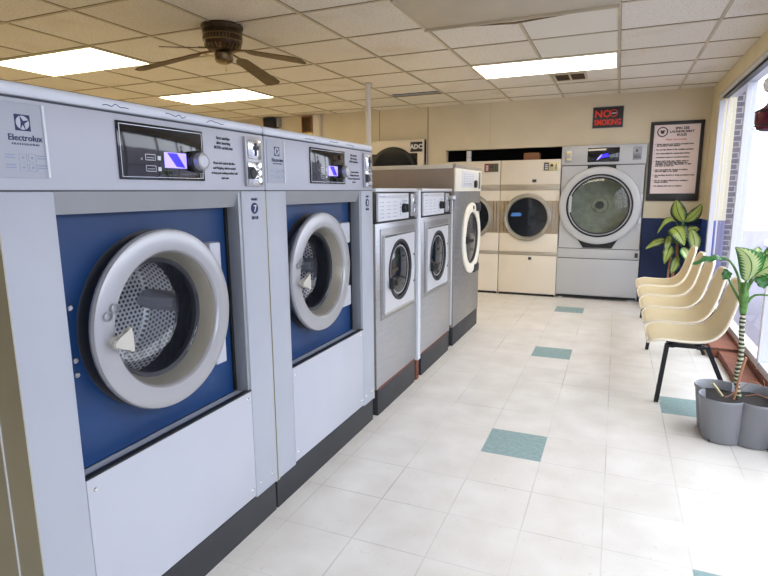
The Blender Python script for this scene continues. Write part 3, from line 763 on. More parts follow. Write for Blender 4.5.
bm = B_(); lathe(bm, [(.240, .006), (.16, .012), (0, .014)], 'x', (0, cy, cz), 48); obj('door_glass', bm, 'dark_glass', d)
bm = B_(); lathe(bm, [(.240, .008), (.230, .020), (.218, .009)], 'x', (0, cy, cz), 48); obj('door_seal', bm, 'gasket', d)
bm = B_(); box(bm, .022, .048, cy - .27, cy - .17, cz - .035, cz + .035, .01); tube(bm, [(.035, cy - .25, cz), (.06, cy - .20, cz - .01), (.06, cy - .15, cz - .01)], .018, 10); obj('door_handle', bm, 'black', d)
for s, (a, zz) in enumerate(((.20, .285), (.16, -.30))):
    bm = B_(); box(bm, 0, .036, cy + a - .10, cy + a + .09, cz + zz - .04, cz + zz + .04, .012); obj('hinge', bm, 'gasket', d)
bm = B_(); cyl(bm, (0, cy, cz + .285), .018, .028, .034, 'x', 16); obj('door_badge', bm, 'gasket', d)
bm = B_(); box(bm, -.95, -.004, .012, W - .01, 0, .172, .002); obj('kick_plate', bm, 'kick', t)

# ------------------------------------------------------------------ dryers at the back
DY = 7.20
def cream_dryer(x0, label, meter_red, sticker):
    W = .742
    t = thing('tumble_dryer', label, 'dryer', (x0, DY, 0), 0, 'cream stacked dryers')
    bm = B_(); box(bm, 0.003, W - .003, 0.002, .95, .02, 1.735, .003); obj('cabinet', bm, 'cream_metal', t)
    bm = B_(); box(bm, .004, W - .004, -.008, .004, 1.43, 1.733, .003); up = obj('upper_panel', bm, 'cream_metal', t)
    bm = B_(); box(bm, .004, W - .004, -.012, .0, 1.355, 1.432, .002); obj('upper_band', bm, 'band', t)
    bm = B_(); box(bm, .004, W - .004, -.004, .0, .81, 1.225, .001); obj('door_surround', bm, 'brownpanel', t)
    for xx in (.05, .09, .66, .70):
        bm = B_(); box(bm, xx, xx + .008, -.007, -.003, .83, 1.22); obj('surround_trim', bm, 'chrome', t)
    bm = B_(); box(bm, .004, W - .004, -.010, 0, .575, .81, .003); obj('middle_panel', bm, 'cream_metal', t)
    bm = B_(); box(bm, .004, W - .004, -.006, 0, 1.225, 1.355, .002); obj('middle_panel', bm, 'cream_metal', t)
    bm = B_(); box(bm, .004, W - .004, -.008, 0, .528, .572, .002); obj('lower_band', bm, 'band', t)
    bm = B_(); box(bm, .004, W - .004, -.010, 0, .03, .525, .003); lw = obj('lower_panel', bm, 'cream_metal', t)
    bm = B_(); box(bm, .385, .425, -.014, -.009, .47, .505, .001); obj('lock_plate', bm, 'ink', lw)
    bm = B_(); box(bm, .40, .45, -.018, -.007, 1.455, 1.492, .002); obj('latch', bm, 'ink', up)
    bm = B_(); box(bm, .02, W - .02, -.002, .02, 0, .03); obj('kick_plate', bm, 'black', t)
    cx, cz = .355, 1.017
    bm = B_(); lathe(bm, [(.292, -.004), (.302, -.03), (.296, -.046), (.280, -.05), (.268, -.042), (.258, -.046), (.248, -.034), (.244, -.02)], 'y', (cx, 0, cz), 64); d = obj('door', bm, 'ring_in', t)
    bm = B_(); lathe(bm, [(.250, -.026), (.17, -.034), (0, -.036)], 'y', (cx, 0, cz), 48); g = obj('door_glass', bm, 'dark_glass', d)
    bm = B_(); box(bm, cx - .335, cx - .295, -.024, -.003, cz - .06, cz + .06, .004); obj('hinge', bm, 'ring_in', d)
    if sticker:
        bm = B_(); prism(bm, [(cx - .21, 1.03), (cx - .19, 1.075), (cx - .09, 1.075), (cx - .07, 1.06), (cx - .08, 1.03)], 'y', -.038, -.0365); obj('glass_sticker', bm, 'blue_sticker', g, False)
    # coin meter
    mx = W - .21
    bm = B_(); box(bm, mx, mx + .18, -.022, -.006, 1.595, 1.70, .003); cm = obj('coin_meter', bm, 'brass' if not meter_red else 'olive', up)
    bm = B_(); box(bm, mx + .006, mx + .062, -.024, -.021, 1.602, 1.694); obj('price_plate', bm, 'red' if meter_red else 'ink', cm)
    bm = B_()
    for r in range(3): box(bm, mx + .018, mx + .052, -.0255, -.0235, 1.612 + r * .024, 1.628 + r * .024)
    obj('price_print', bm, 'white_print', cm)
    bm = B_(); cyl(bm, (mx + .10, 0, 1.66), .018, -.028, -.02, 'y', 16); box(bm, mx + .145, mx + .155, -.026, -.021, 1.61, 1.68); obj('coin_slit', bm, 'ink', cm)
    return t
cream_dryer(-2.149, 'cream tumble dryer mostly hidden behind the tall steel washer, with a red price plate', True, False)
cream_dryer(-1.405, 'cream tumble dryer with a blue sticker on its dark round door', False, True)
# things on the dryer tops
t = thing('cardboard_box', 'small brown cardboard box lying in the dark slot on top of the cream dryers', 'box', (-1.13, 7.24, 1.735))
bm = B_(); box(bm, 0, .19, 0, .16, 0, .085, .003); obj('carton', bm, 'card', t)
bm = B_(); prism(bm, [(0, .085), (.09, .09), (.18, .086), (.18, .089), (.09, .093), (0, .088)], 'y', 0, .16); obj('flap', bm, 'card', t)
t = thing('vent_duct', 'short pale vent duct standing in the dark slot above the cream dryers', 'duct', (-1.86, 7.32, 1.735))
bm = B_(); lathe(bm, [(.035, 0), (.035, .14)] , 'z', (0, 0, 0), 20); obj('duct_tube', bm, 'alu', t)
bm = B_(); lathe(bm, [(.034, .05), (.040, .055), (.034, .06)], 'z', (0, 0, 0), 20); obj('duct_rib', bm, 'chrome', t)

# big grey dryer
t = thing('tumble_dryer', 'large grey tumble dryer with a very big round glass door, right of the cream dryers', 'dryer', (-.664, DY, 0))
W = .95; H = 1.885; cx, cz, R = .463, 1.165, .46; K = 1.072
bm = B_(); box(bm, .002, .012, 0, .95, .04, H); box(bm, W - .012, W - .002, 0, .95, .04, H); box(bm, .012, W - .012, 0.002, .95, H - .012, H); box(bm, .012, W - .012, .94, .95, .04, H); box(bm, .012, W - .012, 0.002, .94, .04, .06)
obj('cabinet', bm, 'dryer_grey', t)
bm = B_(); box(bm, .003, W - .003, -.012, .004, 1.655, H - .002, .004); up = obj('control_panel', bm, 'dryer_grey', t)
bm = B_(); hole_panel(bm, .003, W - .003, .642, 1.645, cx, cz, .41, .0, .01, 'y'); obj('front_panel', bm, 'dryer_grey', t)
bm = B_(); box(bm, .003, W - .003, -.008, .008, .518, .634, .003); md = obj('middle_panel', bm, 'dryer_grey', t)
bm = B_(); box(bm, W - .055, W - .02, -.011, -.007, .545, .600, .001); obj('capacity_label', bm, 'ink', md)
bm = B_(); box(bm, .003, W - .003, -.008, .008, .05, .510, .003); obj('lower_panel', bm, 'dryer_grey', t)
bm = B_(); box(bm, .006, W - .006, .001, .01, .505, .522); obj('seam', bm, 'black', t)
bm = B_(); box(bm, .006, W - .006, .001, .01, .630, .645); obj('seam', bm, 'black', t)
bm = B_(); box(bm, .006, W - .006, .001, .01, 1.643, 1.658); obj('seam', bm, 'black', t)
bm = B_(); box(bm, .01, W - .01, .002, .03, .02, .052); obj('kick_plate', bm, 'black', t)
for xx in (.06, W - .08):
    for yy in (.05, .85):
        bm = B_(); cyl(bm, (xx, yy, 0), .035, 0, .05, 'z', 16); obj('foot', bm, 'white_label', t)
bm = B_(); prism(bm, [(cx - .155, 1.645), (cx + .165, 1.645), (cx + .165, 1.61), (cx + .23, 1.535), (cx - .22, 1.535), (cx - .155, 1.61)], 'y', -.004, .002); obj('door_recess', bm, 'black', t)
bm = B_(); prism(bm, [(cx - .16, .648), (cx + .17, .648), (cx + .24, .77), (cx - .24, .77)], 'y', -.004, .002); obj('door_recess', bm, 'black', t)
bm = B_(); lathe(bm, [(r_ * K, a_) for r_, a_ in [(.425, -.004), (.436, -.03), (.43, -.055), (.40, -.068), (.355, -.066), (.345, -.055), (.34, -.02)]], 'y', (cx, 0, cz), 80); d = obj('door', bm, 'dryer_grey', t)
bm = B_(); lathe(bm, [(r_ * K, a_) for r_, a_ in [(.352, -.066), (.352, -.072), (.344, -.074), (.336, -.06)]], 'y', (cx, 0, cz), 80)
lathe(bm, [(r_ * K, a_) for r_, a_ in [(.318, -.058), (.320, -.066), (.314, -.068), (.308, -.058)]], 'y', (cx, 0, cz), 80); obj('door_seal', bm, 'gasket', d)
bm = B_(); lathe(bm, [(r_ * K, a_) for r_, a_ in [(.338, -.058), (.330, -.064), (.316, -.062), (.308, -.04)]], 'y', (cx, 0, cz), 80); obj('inner_ring', bm, 'ring', d)
bm = B_(); lathe(bm, [(r_ * K, a_) for r_, a_ in [(.312, -.05), (.28, -.062), (.2, -.072), (0, -.078)]], 'y', (cx, 0, cz), 64); obj('door_glass', bm, 'glass_grey', d)
bm = B_(); box(bm, cx - .345, cx - .315, -.078, -.055, cz - .08, cz + .12, .004); obj('door_handle', bm, 'dryer_grey', d)
bm = B_(); box(bm, W - .06, W - .012, -.02, .0, 1.20, 1.30, .004); obj('hinge', bm, 'white_label', d)
bm = B_(); box(bm, W - .05, W - .012, -.02, 0, .96, 1.03, .004); obj('hinge', bm, 'white_label', d)
bm = B_(); lathe(bm, [(.40, .02), (.41, .06), (.41, .30), (.395, .32), (.20, .33), (.10, .32), (.095, .30), (.05, .295), (.045, .27), (0, .265)], 'y', (cx, 0, cz), 64); dr = obj('drum', bm, 'zinc', t)
bm = B_(); lathe(bm, [(.048, .275), (.046, .255), (.02, .25), (.018, .265), (0, .26)], 'y', (cx, 0, cz), 32); obj('drum_hub', bm, 'ink', dr)
bm = B_(); lathe(bm, [(.394, .316), (.386, .31), (.394, .30)], 'y', (cx, 0, cz), 64); obj('drum_seal', bm, 'gasket', dr)
bm = B_(); box(bm, .30, .655, -.018, -.01, 1.685, 1.852, .003); dp = obj('display_panel', bm, 'display', up)
bm = B_(); prism(bm, [(.43, 1.72), (.47, 1.775), (.53, 1.785), (.535, 1.74), (.47, 1.735)], 'y', -.0192, -.018); obj('screen', bm, 'screen_blue', dp, False)
bm = B_(); prism(bm, [(.40, 1.705), (.43, 1.72), (.465, 1.765), (.455, 1.772), (.42, 1.735)], 'y', -.0192, -.018); obj('screen_glow', bm, 'screen', dp, False)
bm = B_(); box(bm, .04, .125, -.02, -.01, 1.69, 1.835, .003); cs = obj('coin_slot', bm, 'ring', up)
bm = B_(); box(bm, .055, .11, -.024, -.019, 1.775, 1.81, .001); obj('coin_plate', bm, 'brass', cs)
bm = B_(); box(bm, .055, .115, -.03, -.019, 1.71, 1.735, .002); obj('coin_return', bm, 'brass', cs)
bm = B_(); box(bm, .80, .895, -.015, -.011, 1.70, 1.85, .001); ip = obj('instruction_plate', bm, 'frame_grey', up)
bm = B_()
for r in range(3): box(bm, .81, .885, -.0165, -.0145, 1.72 + r * .014, 1.726 + r * .014)
box(bm, .83, .85, -.0165, -.0145, 1.79, 1.82); box(bm, .805, .89, -.0165, -.0145, 1.765, 1.769); obj('plate_print', bm, 'ink', ip)

# dryer in the far left bay
t = thing('tumble_dryer', 'cream dryer front with a black round door, behind the steel washers at far left', 'dryer', (-3.33, DY - .02, 0))
W = .88
bm = B_()
box(bm, 0, W, 0, .03, 1.87, 2.045, .003); box(bm, W - .09, W, 0, .03, .05, 1.87, .002); box(bm, 0, W, 0, .03, .05, 1.10, .002); box(bm, 0, .06, 0, .03, 1.10, 1.87); box(bm, 0, W, .03, .9, .02, .05)
obj('cabinet', bm, 'cream_metal', t)
bm = B_(); box(bm, .06, W - .09, .02, .05, 1.10, 1.87); obj('door_panel', bm, 'black', t)
bm = B_(); lathe(bm, [(.36, .02), (.36, -.012), (.33, -.02), (.30, -.012)], 'y', (.43, 0, 1.60), 64); d = obj('door', bm, 'black', t)
bm = B_(); lathe(bm, [(.31, -.014), (.2, -.016), (0, -.018)], 'y', (.43, 0, 1.60), 48); obj('door_glass', bm, 'dark_glass', d)
bm = B_(); box(bm, .69, .86, -.006, 0, 1.885, 2.015, .001); bp = obj('brand_plate', bm, 'frame_black', t)
bm = B_(); text_bm(bm, 'ADC', .082, (.775, -.0065, 1.925), 'y', 'CENTER', bold=.004); obj('brand_lettering', bm, 'white_label', bp, False)

# ------------------------------------------------------------------ wall items
t = thing('no_smoking_sign', 'black NO SMOKING sign with red letters on the wall above the large grey dryer', 'sign', (-.336, WY, 2.08))
bm = B_(); box(bm, 0, .345, -.008, -.001, 0, .25, .002); obj('sign_board', bm, 'frame_black', t)
bm = B_(); e = .006
for a in ((0, .345, 0, e), (0, .345, .25 - e, .25), (0, e, e, .25 - e), (.345 - e, .345, e, .25 - e)): box(bm, a[0], a[1], -.012, -.007, a[2], a[3])
obj('sign_edge', bm, 'frame_grey', t)
bm = B_(); text_bm(bm, 'NO', .115, (.115, -.0085, .128), 'y', 'CENTER', bold=.003); text_bm(bm, 'SMOKING', .090, (.1725, -.0085, .038), 'y', 'CENTER', bold=.003, sx=.74); obj('sign_lettering', bm, 'red_letter', t, False)
bm = B_(); lathe(bm, [(.042, -.0085), (.042, -.0095), (.034, -.0095), (.034, -.0085)], 'y', (.235, 0, .17), 32); obj('prohibition_ring', bm, 'red_letter', t)
bm = B_(); box(bm, .212, .262, -.0095, -.0085, .165, .173); obj('cigarette', bm, 'white_label', t)

t = thing('rules_poster', 'framed laundromat rules poster in a black frame, right of the large grey dryer', 'poster', (.308, WY, 1.222))
w, h = .545, .90
bm = B_(); e = .038
for a in ((0, w, 0, .085), (0, w, h - e, h), (0, e, .085, h - e), (w - e, w, .085, h - e)): box(bm, a[0], a[1], -.022, -.002, a[2], a[3], .003)
obj('frame', bm, 'frame_black', t)
bm = B_(); box(bm, e, w - e, -.008, -.004, .085, h - e); pp = obj('paper', bm, 'paper', t, False)
bm = B_(); X = .325
for k, s in enumerate(('SPIN ZEE', 'LAUNDROMAT', 'RULES')): text_bm(bm, s, .036, (X, -.0085, .808 - k * .036), 'y', 'CENTER', bold=.0016)
obj('heading', bm, 'poster_ink', pp, False)
bm = B_(); lathe(bm, [(.056, -.0085), (.056, -.0095), (.045, -.0095), (.045, -.0085)], 'y', (.125, 0, .785), 40)
prism(bm, [(.100, .80), (.110, .805), (.125, .80), (.140, .805), (.150, .80), (.146, .790), (.140, .765), (.110, .765), (.104, .790)], 'y', -.0095, -.0085)
for k in range(12):
    a = k * PI / 6; cyl(bm, (.125 + .051 * math.cos(a), 0, .785 + .051 * math.sin(a)), .008, -.010, -.0085, 'y', 8)
obj('logo', bm, 'poster_ink', pp, False)
bm = B_(); text_bm(bm, 'Please read carefully', .026, (.27, -.0085, .690), 'y', 'CENTER', bold=.0008); obj('subheading', bm, 'pink_ink', pp, False)
bm = B_()
rules = ['Please remove your clothes promptly from\nthe machines when finished', 'Do not dye fabrics in the washing machines', 'Not responsible for unattended clothes', 'Customers must not overload washers', 'Please don\'t wash rugs, rubber mats or\nsleeping bags as they may damage our\nmachines. Ask before using bleach or dyes\nand clean up after use', 'Not responsible for damage to clothes\nleft over night or for stains', 'No smoking, alcohol or drugs permitted at any\ntime', 'We do not give refunds from vending or\nchange machines', 'No playing with carts or washers']
z = .640
for s in rules:
    n = s.count('\n') + 1
    cyl(bm, (.058, 0, z + .005), .004, -.0095, -.0085, 'y', 8)
    text_bm(bm, s, .0215, (.075, -.0085, z), 'y', 'LEFT', bold=.0014, space=.82)
    z -= n * .0185 + .0245
obj('rules_text', bm, 'poster_ink', pp, False)

t = thing('wall_speaker', 'small black speaker mounted high on the back wall at far left', 'speaker', (-4.97, WY, 2.31))
bm = B_(); box(bm, 0, .20, -.14, -.002, 0, .145, .008); obj('housing', bm, 'black', t)
bm = B_(); box(bm, .02, .18, -.145, -.138, .015, .13, .004); obj('grille', bm, 'gasket', t)
bm = B_(); box(bm, .20, .235, -.10, -.002, .01, .135, .006); obj('mount', bm, 'frame_grey', t)
t = thing('wall_cabinet', 'small brown box high on the back wall, right of the black speaker', 'box', (-4.33, WY, 2.17))
bm = B_(); box(bm, 0, .175, -.10, -.002, .04, .275, .004); obj('body', bm, 'card', t)
bm = B_(); box(bm, .015, .16, -.104, -.099, .06, .255, .002); obj('front', bm, 'bronze', t)
bm = B_(); box(bm, -.002, .178, -.11, -.002, 0, .04, .003); obj('lower_edge', bm, 'brass', t)
t = thing('wall_duct', 'narrow beige metal duct box on the back wall beside the small brown box', 'duct', (-4.14, WY, 2.1))
bm = B_(); box(bm, 0, .10, -.09, -.002, 0, .362, .004); obj('duct_body', bm, 'cream_metal', t)
bm = B_(); box(bm, -.004, .02, -.094, -.001, 0, .362, .002); obj('duct_edge', bm, 'alu', t)

# pole behind the washers
t = thing('support_pole', 'thin white pole rising to the ceiling behind the second blue-fronted washer', 'pole', (-2.47, 5.43, 0))
bm = B_(); cyl(bm, (0, 0, 0), .028, 0, CZ, 'z', 20); obj('pole_tube', bm, 'pole', t)
bm = B_(); lathe(bm, [(.05, CZ - .01), (.045, CZ - .018), (.028, CZ - .02)], 'z', (0, 0, 0), 20); obj('ceiling_flange', bm, 'pole', t)

# ------------------------------------------------------------------ ceiling fan
t = thing('ceiling_fan', 'bronze ceiling fan with four brown blades, mounted close to the ceiling', 'fan', (-2.55, 3.22, CZ))
bm = B_(); lathe(bm, [(0, 0), (.148, 0), (.152, -.012), (.148, -.025), (.140, -.035), (.142, -.05), (.136, -.06)], 'z', (0, 0, 0), 48); cn = obj('canopy', bm, 'bronze', t); cn.scale = (.93, .93, 1)
bm = B_(); lathe(bm, [(.136, -.058), (.138, -.10), (.132, -.125), (.110, -.148), (.075, -.165), (.04, -.168)], 'z', (0, 0, 0), 48); mh = obj('motor_housing', bm, 'bronze', t); mh.scale = (.93, .93, 1)
bm = B_(); lathe(bm, [(.139, -.062), (.143, -.066), (.139, -.070)], 'z', (0, 0, 0), 48); lathe(bm, [(.139, -.098), (.142, -.102), (.136, -.108)], 'z', (0, 0, 0), 48)
for k in range(36):
    a = 2 * PI * k / 36; c, s = math.cos(a), math.sin(a)
    tube(bm, [(c * .1385, s * .1385, -.075), (c * .1385, s * .1385, -.095)], .003, 6)
for k in range(24):
    a = 2 * PI * k / 24; c, s = math.cos(a), math.sin(a)
    tube(bm, [(c * .130, s * .130, -.128), (c * .100, s * .100, -.156)], .0045, 6)
obj('housing_trim', bm, 'bronze_l', mh)
bm = B_(); lathe(bm, [(.05, -.165), (.062, -.18), (.064, -.215), (.052, -.235), (.03, -.245), (0, -.247)], 'z', (0, 0, 0), 32); sw = obj('switch_housing', bm, 'bronze_l', t)
bm = B_(); tube(bm, [(.03, -.02, -.242), (.032, -.022, -.285)], .0018, 6); cyl(bm, (.032, -.022, -.292), .006, -.008, .008, 'z', 10); obj('pull_chain', bm, 'brass', sw)
for ang in (-84, 201, 4, 90):
    a = math.radians(ang); c, s = math.cos(a), math.sin(a)
    def P(r, w_, z): return Vector((c * r - s * w_, s * r + c * w_, z))
    bm = B_()
    tube(bm, curve_pts([P(.06, 0, -.160), P(.11, 0, -.165), P(.16, 0, -.172), P(.20, 0, -.182)], 3), .008, 8)
    for q in (-.03, .03): tube(bm, [P(.15, 0, -.172), P(.20, q, -.184 - q * .1), P(.235, q, -.190 - q * .1)], .005, 6)
    ir = obj('blade_arm', bm, 'bronze_l', t)
    bm = B_(); n = 18; top = []; bot = []
    prof = []
    for k in range(n + 1):
        u = k / n; r = .175 + u * .435
        hw = .048 + .020 * u
        if u > .9: hw *= math.sqrt(max(0.02, 1 - ((u - .9) / .1) ** 2)) * .55 + .45
        if u < .06: hw *= .6 + .4 * u / .06
        z = -.178 - u * .095
        prof.append((r, hw, z))
    A = []; 
    for r, hw, z in prof:
        A.append([bm.verts.new(P(r, -hw, z + hw * .10)), bm.verts.new(P(r, hw, z - hw * .10)), bm.verts.new(P(r, hw, z - hw * .10 - .006)), bm.verts.new(P(r, -hw, z + hw * .10 - .006))])
    for u_, v_ in zip(A, A[1:]):
        for k in range(4): bm.faces.new([u_[k], u_[(k + 1) % 4], v_[(k + 1) % 4], v_[k]])
    bm.faces.new(A[0]); bm.faces.new(A[-1][::-1])
    obj('blade', bm, 'blade', t)

# ------------------------------------------------------------------ chairs on a shared frame
CY0 = 3.865; CDY = .53
lean = [.013]
def profile(u):
    pts = [(.232, .400), (.246, .418), (.31, .424), (.42, .420), (.52, .424), (.590, .450), (.645, .512), (.678, .60), (.700, .69), (.718, .76), (.726, .80)]
    return pts
def make_shell(bm, rim):
    P = curve_pts([(x, 0, z) for x, z in profile(0)], 4)
    n = len(P); m = 16; G = []
    for i, p in enumerate(P):
        u = i / (n - 1)
        d = (P[min(i + 1, n - 1)] - P[max(i - 1, 0)]).normalized(); nrm = Vector((-d.z, 0, d.x))   # up/forward normal
        hw = .232 - .050 * max(0, (u - .35) / .65)
        e0, e1 = .17, .22
        if u < e0: hw *= .10 + .90 * math.sqrt(1 - ((e0 - u) / e0) ** 2)
        if u > 1 - e1: hw *= .45 + .55 * math.sqrt(1 - ((u - 1 + e1) / e1) ** 2)
        dish = .030 if u < .4 else .030 - .012 * (u - .4) / .6
        dish *= min(1, .10 + u / .22)
        row = []
        for j in range(m + 1):
            v = -1 + 2 * j / m
            row.append(p + Vector((0, v * hw, 0)) + nrm * (dish * (abs(v) ** 3) * 1.0 - .004))
        G.append(row)
    if not rim:
        V = [[bm.verts.new(q) for q in r] for r in G]
        for i in range(n - 1):
            for j in range(m): bm.faces.new([V[i][j], V[i][j + 1], V[i + 1][j + 1], V[i + 1][j]])
    else:
        loop = [G[0][j] for j in range(m + 1)] + [G[i][m] for i in range(1, n)] + [G[n - 1][j] for j in range(m - 1, -1, -1)] + [G[i][0] for i in range(n - 2, 0, -1)]
        k = len(loop); rings = []; s_prev = Vector((0, 0, 1))
        for i in range(k):
            d = (loop[(i + 1) % k] - loop[i - 1]).normalized()
            s = (s_prev - d * s_prev.dot(d)).normalized(); w_ = s.cross(d); s_prev = s
            rings.append([bm.verts.new(loop[i] + s * math.cos(q * PI / 4) * .0085 + w_ * math.sin(q * PI / 4) * .0085) for q in range(8)])
        for i in range(k):
            A, Bq = rings[i], rings[(i + 1) % k]
            for q in range(8): bm.faces.new([A[q], A[(q + 1) % 8], Bq[(q + 1) % 8], Bq[q]])
def chair0():
    t = thing('shell_chair', 'x', 'chair', (0, CY0, 0), 0, 'cream shell chairs by the window')
    bm = B_(); make_shell(bm, False); obj('seat_shell', bm, 'shell', t, ang=60, sol=.008)
    bm = B_(); make_shell(bm, True); obj('shell_rim', bm, 'shell_rim', t, ang=80)
    for q in (-.08, .08):
        bm = B_(); box(bm, .34, .54, q - .01, q + .01, .396, .411, .003); obj('seat_bracket', bm, 'leg_black', t)
    return t
lab = ['cream moulded shell chair nearest the camera, beside the grey plant pot', 'cream moulded shell chair, second from the camera in the window row', 'cream moulded shell chair in the middle of the window row of five',
       'cream moulded shell chair, fourth from the camera in the window row', 'cream moulded shell chair farthest from the camera, in front of the corner plant']
c0 = chair0(); c0['label'] = lab[0]
for k in range(1, 5):
    r = c0.copy(); COL.objects.link(r); r.location = (0, CY0 + CDY * k, 0); r['label'] = lab[k]
    for ch in list(c0.children):
        q = ch.copy(); COL.objects.link(q); q.parent = r
t = thing('seating_frame', 'black steel leg frame carrying the row of cream shell chairs', 'chair frame', (0, 0, 0))
for x in (.37, .52):
    bm = B_(); box(bm, x - .014, x + .014, 3.74, 6.32, .374, .394, .003); obj('beam', bm, 'leg_black', t)
for y in (3.76, 5.03, 6.30):
    def leg(p, q):
        bm = B_(); d = (Vector(q) - Vector(p)).normalized(); s = Vector((d.z, 0, -d.x))
        A = [Vector(p) + s * a * .013 + Vector((0, b_ * .013, 0)) for a, b_ in ((1, 1), (1, -1), (-1, -1), (-1, 1))]
        Bq = [Vector(q) + s * a * .013 + Vector((0, b_ * .013, 0)) for a, b_ in ((1, 1), (1, -1), (-1, -1), (-1, 1))]
        A = [bm.verts.new(v) for v in A]; Bq = [bm.verts.new(v) for v in Bq]
        for k in range(4): bm.faces.new([A[k], A[(k + 1) % 4], Bq[(k + 1) % 4], Bq[k]])
        bm.faces.new(A[::-1]); bm.faces.new(Bq); return bm
    obj('leg', leg((.308, y, .004), (.345, y, .392)), 'leg_black', t, False)
    obj('leg', leg((.735, y, .004), (.565, y, .392)), 'leg_black', t, False)
    bm = B_(); box(bm, .335, .565, y - .0125, y + .0125, .376, .398, .004); obj('crossbar', bm, 'leg_black', t)

# ------------------------------------------------------------------ plants
def leaf(parent, base, tip, width, bend=(0, 0, .03), side=(0, 1, 0), mat='leaf_bright', fold=.25, name='leaf'):
    base, tip, bend = Vector(base), Vector(tip), Vector(bend); ax = tip - base
    side = Vector(side); side = (side - ax * side.dot(ax) / ax.length_squared).normalized(); nrm = ax.cross(side).normalized()
    bm = B_(); uvl = bm.loops.layers.uv.new('UVMap'); n, m = 16, 8; G = []
    for i in range(n + 1):
        u = i / n; hw = width / 2 * (math.sin(PI * min(1, u ** .80 * .97 + .03)) ** .75) if u < 1 else 0.0005
        c = base + ax * u + bend * (4 * u * (1 - u))
        row = []
        for j in range(m + 1):
            v = -1 + 2 * j / m
            row.append((bm.verts.new(c + side * hw * v + nrm * (abs(v) * hw * fold + .006 * math.sin(u * 17 + v) * abs(v))), (v / 2 + .5, u)))
        G.append(row)
    for i in range(n):
        for j in range(m):
            q = [G[i][j], G[i][j + 1], G[i + 1][j + 1], G[i + 1][j]]
            f = bm.faces.new([a[0] for a in q])
            for l, a in zip(f.loops, q): l[uvl].uv = a[1]
    return obj(name, bm, mat, parent, ang=80, sol=.0012)
def petiole(parent, pts, r=(.008, .004), mat='stem_green'):
    bm = B_(); c = curve_pts(pts, 5); n = len(c); tube(bm, c, [r[0] + (r[1] - r[0]) * i / (n - 1) for i in range(n)], 8); return obj('leaf_stalk', bm, mat, parent)

# front pot (four lobes)
PX, PY = .672, 3.375
pot = thing('plant_pot', 'grey four-lobed plastic plant pot on the floor in front of the window', 'plant pot', (PX, PY, 0))
def lobed(sc, z, n=128, k0=0.0):
    out = []; a_, rc = .109 * sc - k0, .115 * sc
    for i in range(n):
        th = 2 * PI * i / n; d = ((th - PI / 4 + PI / 4) % (PI / 2)) - PI / 4
        rr = rc * math.cos(d) + math.sqrt(max(1e-8, a_ * a_ - (rc * math.sin(d)) ** 2))
        out.append(Vector((rr * math.cos(th), rr * math.sin(th), z)))
    return out
bm = B_(); rings = []
for r, z in ((.01, .006), (.86, .004), (.885, .012), (1.01, .225), (1.04, .238), (1.045, .246), (1.025, .252), (.985, .246), (.95, .18), (.01, .175)):
    rings.append([bm.verts.new(p) for p in lobed(r, z)])
for A, Bq in zip(rings, rings[1:]):
    for k in range(128): bm.faces.new([A[k], A[(k + 1) % 128], Bq[(k + 1) % 128], Bq[k]])
obj('pot_body', bm, 'pot', pot, ang=50)
for a in (-PI * .25, -PI * .75):
    bm = B_(); p = Vector((math.cos(a), math.sin(a), 0)) * (.186 if abs(a + PI / 4) < .1 or abs(a + PI * .75) < .1 else .165); box(bm, p.x - .007, p.x + .007, p.y - .014, p.y + .008, .004, .024); obj('drain_slot', bm, 'black', pot)
bm = B_(); A = [bm.verts.new(p) for p in lobed(.965, .200)]; bm.faces.new(A); obj('soil', bm, 'soil', pot)

pl = thing('potted_dumb_cane', 'tall variegated green plant with a banded stem, growing in the grey lobed pot', 'plant', (0, 0, 0))
base = (.690, 3.43, .205)
bm = B_(); sp = curve_pts([base, (.668, 3.42, .33), (.676, 3.41, .46), (.664, 3.40, .60), (.662, 3.40, .70)], 6); tube(bm, sp, [.0135 + .002 * math.sin(i * 1.9) for i in range(len(sp))], 12); obj('stem', bm, 'cane', pl)
bm = B_(); sp = curve_pts([(.662, 3.40, .69), (.660, 3.40, .75), (.657, 3.40, .80), (.654, 3.40, .86)], 5); tube(bm, sp, [.017 + .006 * math.sin(i / len(sp) * PI) for i in range(len(sp))], 12); obj('leaf_sheath', bm, 'stem_green', pl)
# upright front leaf
petiole(pl, [(.650, 3.40, .74), (.652, 3.37, .84), (.652, 3.35, .88)])
leaf(pl, (.655, 3.35, .875), (.582, 3.33, 1.055), .115, (.035, -.03, .02), (1, -.2, .25), fold=.2)
# long arching leaf to the left
petiole(pl, [(.650, 3.40, .74), (.62, 3.39, .89), (.57, 3.37, .975), (.53, 3.36, .995)])
leaf(pl, (.545, 3.365, .99), (.393, 3.33, .952), .06, (0, 0, .022), (.1, 1, .5), 'leaf_green', .3)
# broad right leaves
petiole(pl, [(.652, 3.40, .76), (.68, 3.38, .86), (.70, 3.36, .90)])
leaf(pl, (.685, 3.36, .90), (.86, 3.32, .99), .12, (0, 0, .03), (.2, .5, 1), fold=.2)
petiole(pl, [(.652, 3.40, .76), (.69, 3.43, .88), (.73, 3.44, .96)])
leaf(pl, (.725, 3.44, .95), (.90, 3.50, 1.03), .11, (0, 0, .03), (0, .8, .6), fold=.2)
petiole(pl, [(.655, 3.40, .70), (.69, 3.39, .78), (.73, 3.38, .80), (.82, 3.36, .795)])
leaf(pl, (.72, 3.42, .90), (.745, 3.40, .83), .07, (0, -.01, 0), (1, .2, 0), 'leaf_green')
petiole(pl, [(.652, 3.40, .74), (.60, 3.44, .84), (.575, 3.46, .90)])
leaf(pl, (.60, 3.46, .90), (.555, 3.43, .865), .06, (0, 0, .01), (.3, .3, 1), 'leaf_green')
petiole(pl, [(.655, 3.40, .72), (.668, 3.45, .85), (.67, 3.50, .95)])
leaf(pl, (.67, 3.49, .93), (.74, 3.62, 1.03), .11, (0, 0, .02), (1, -.5, .2))
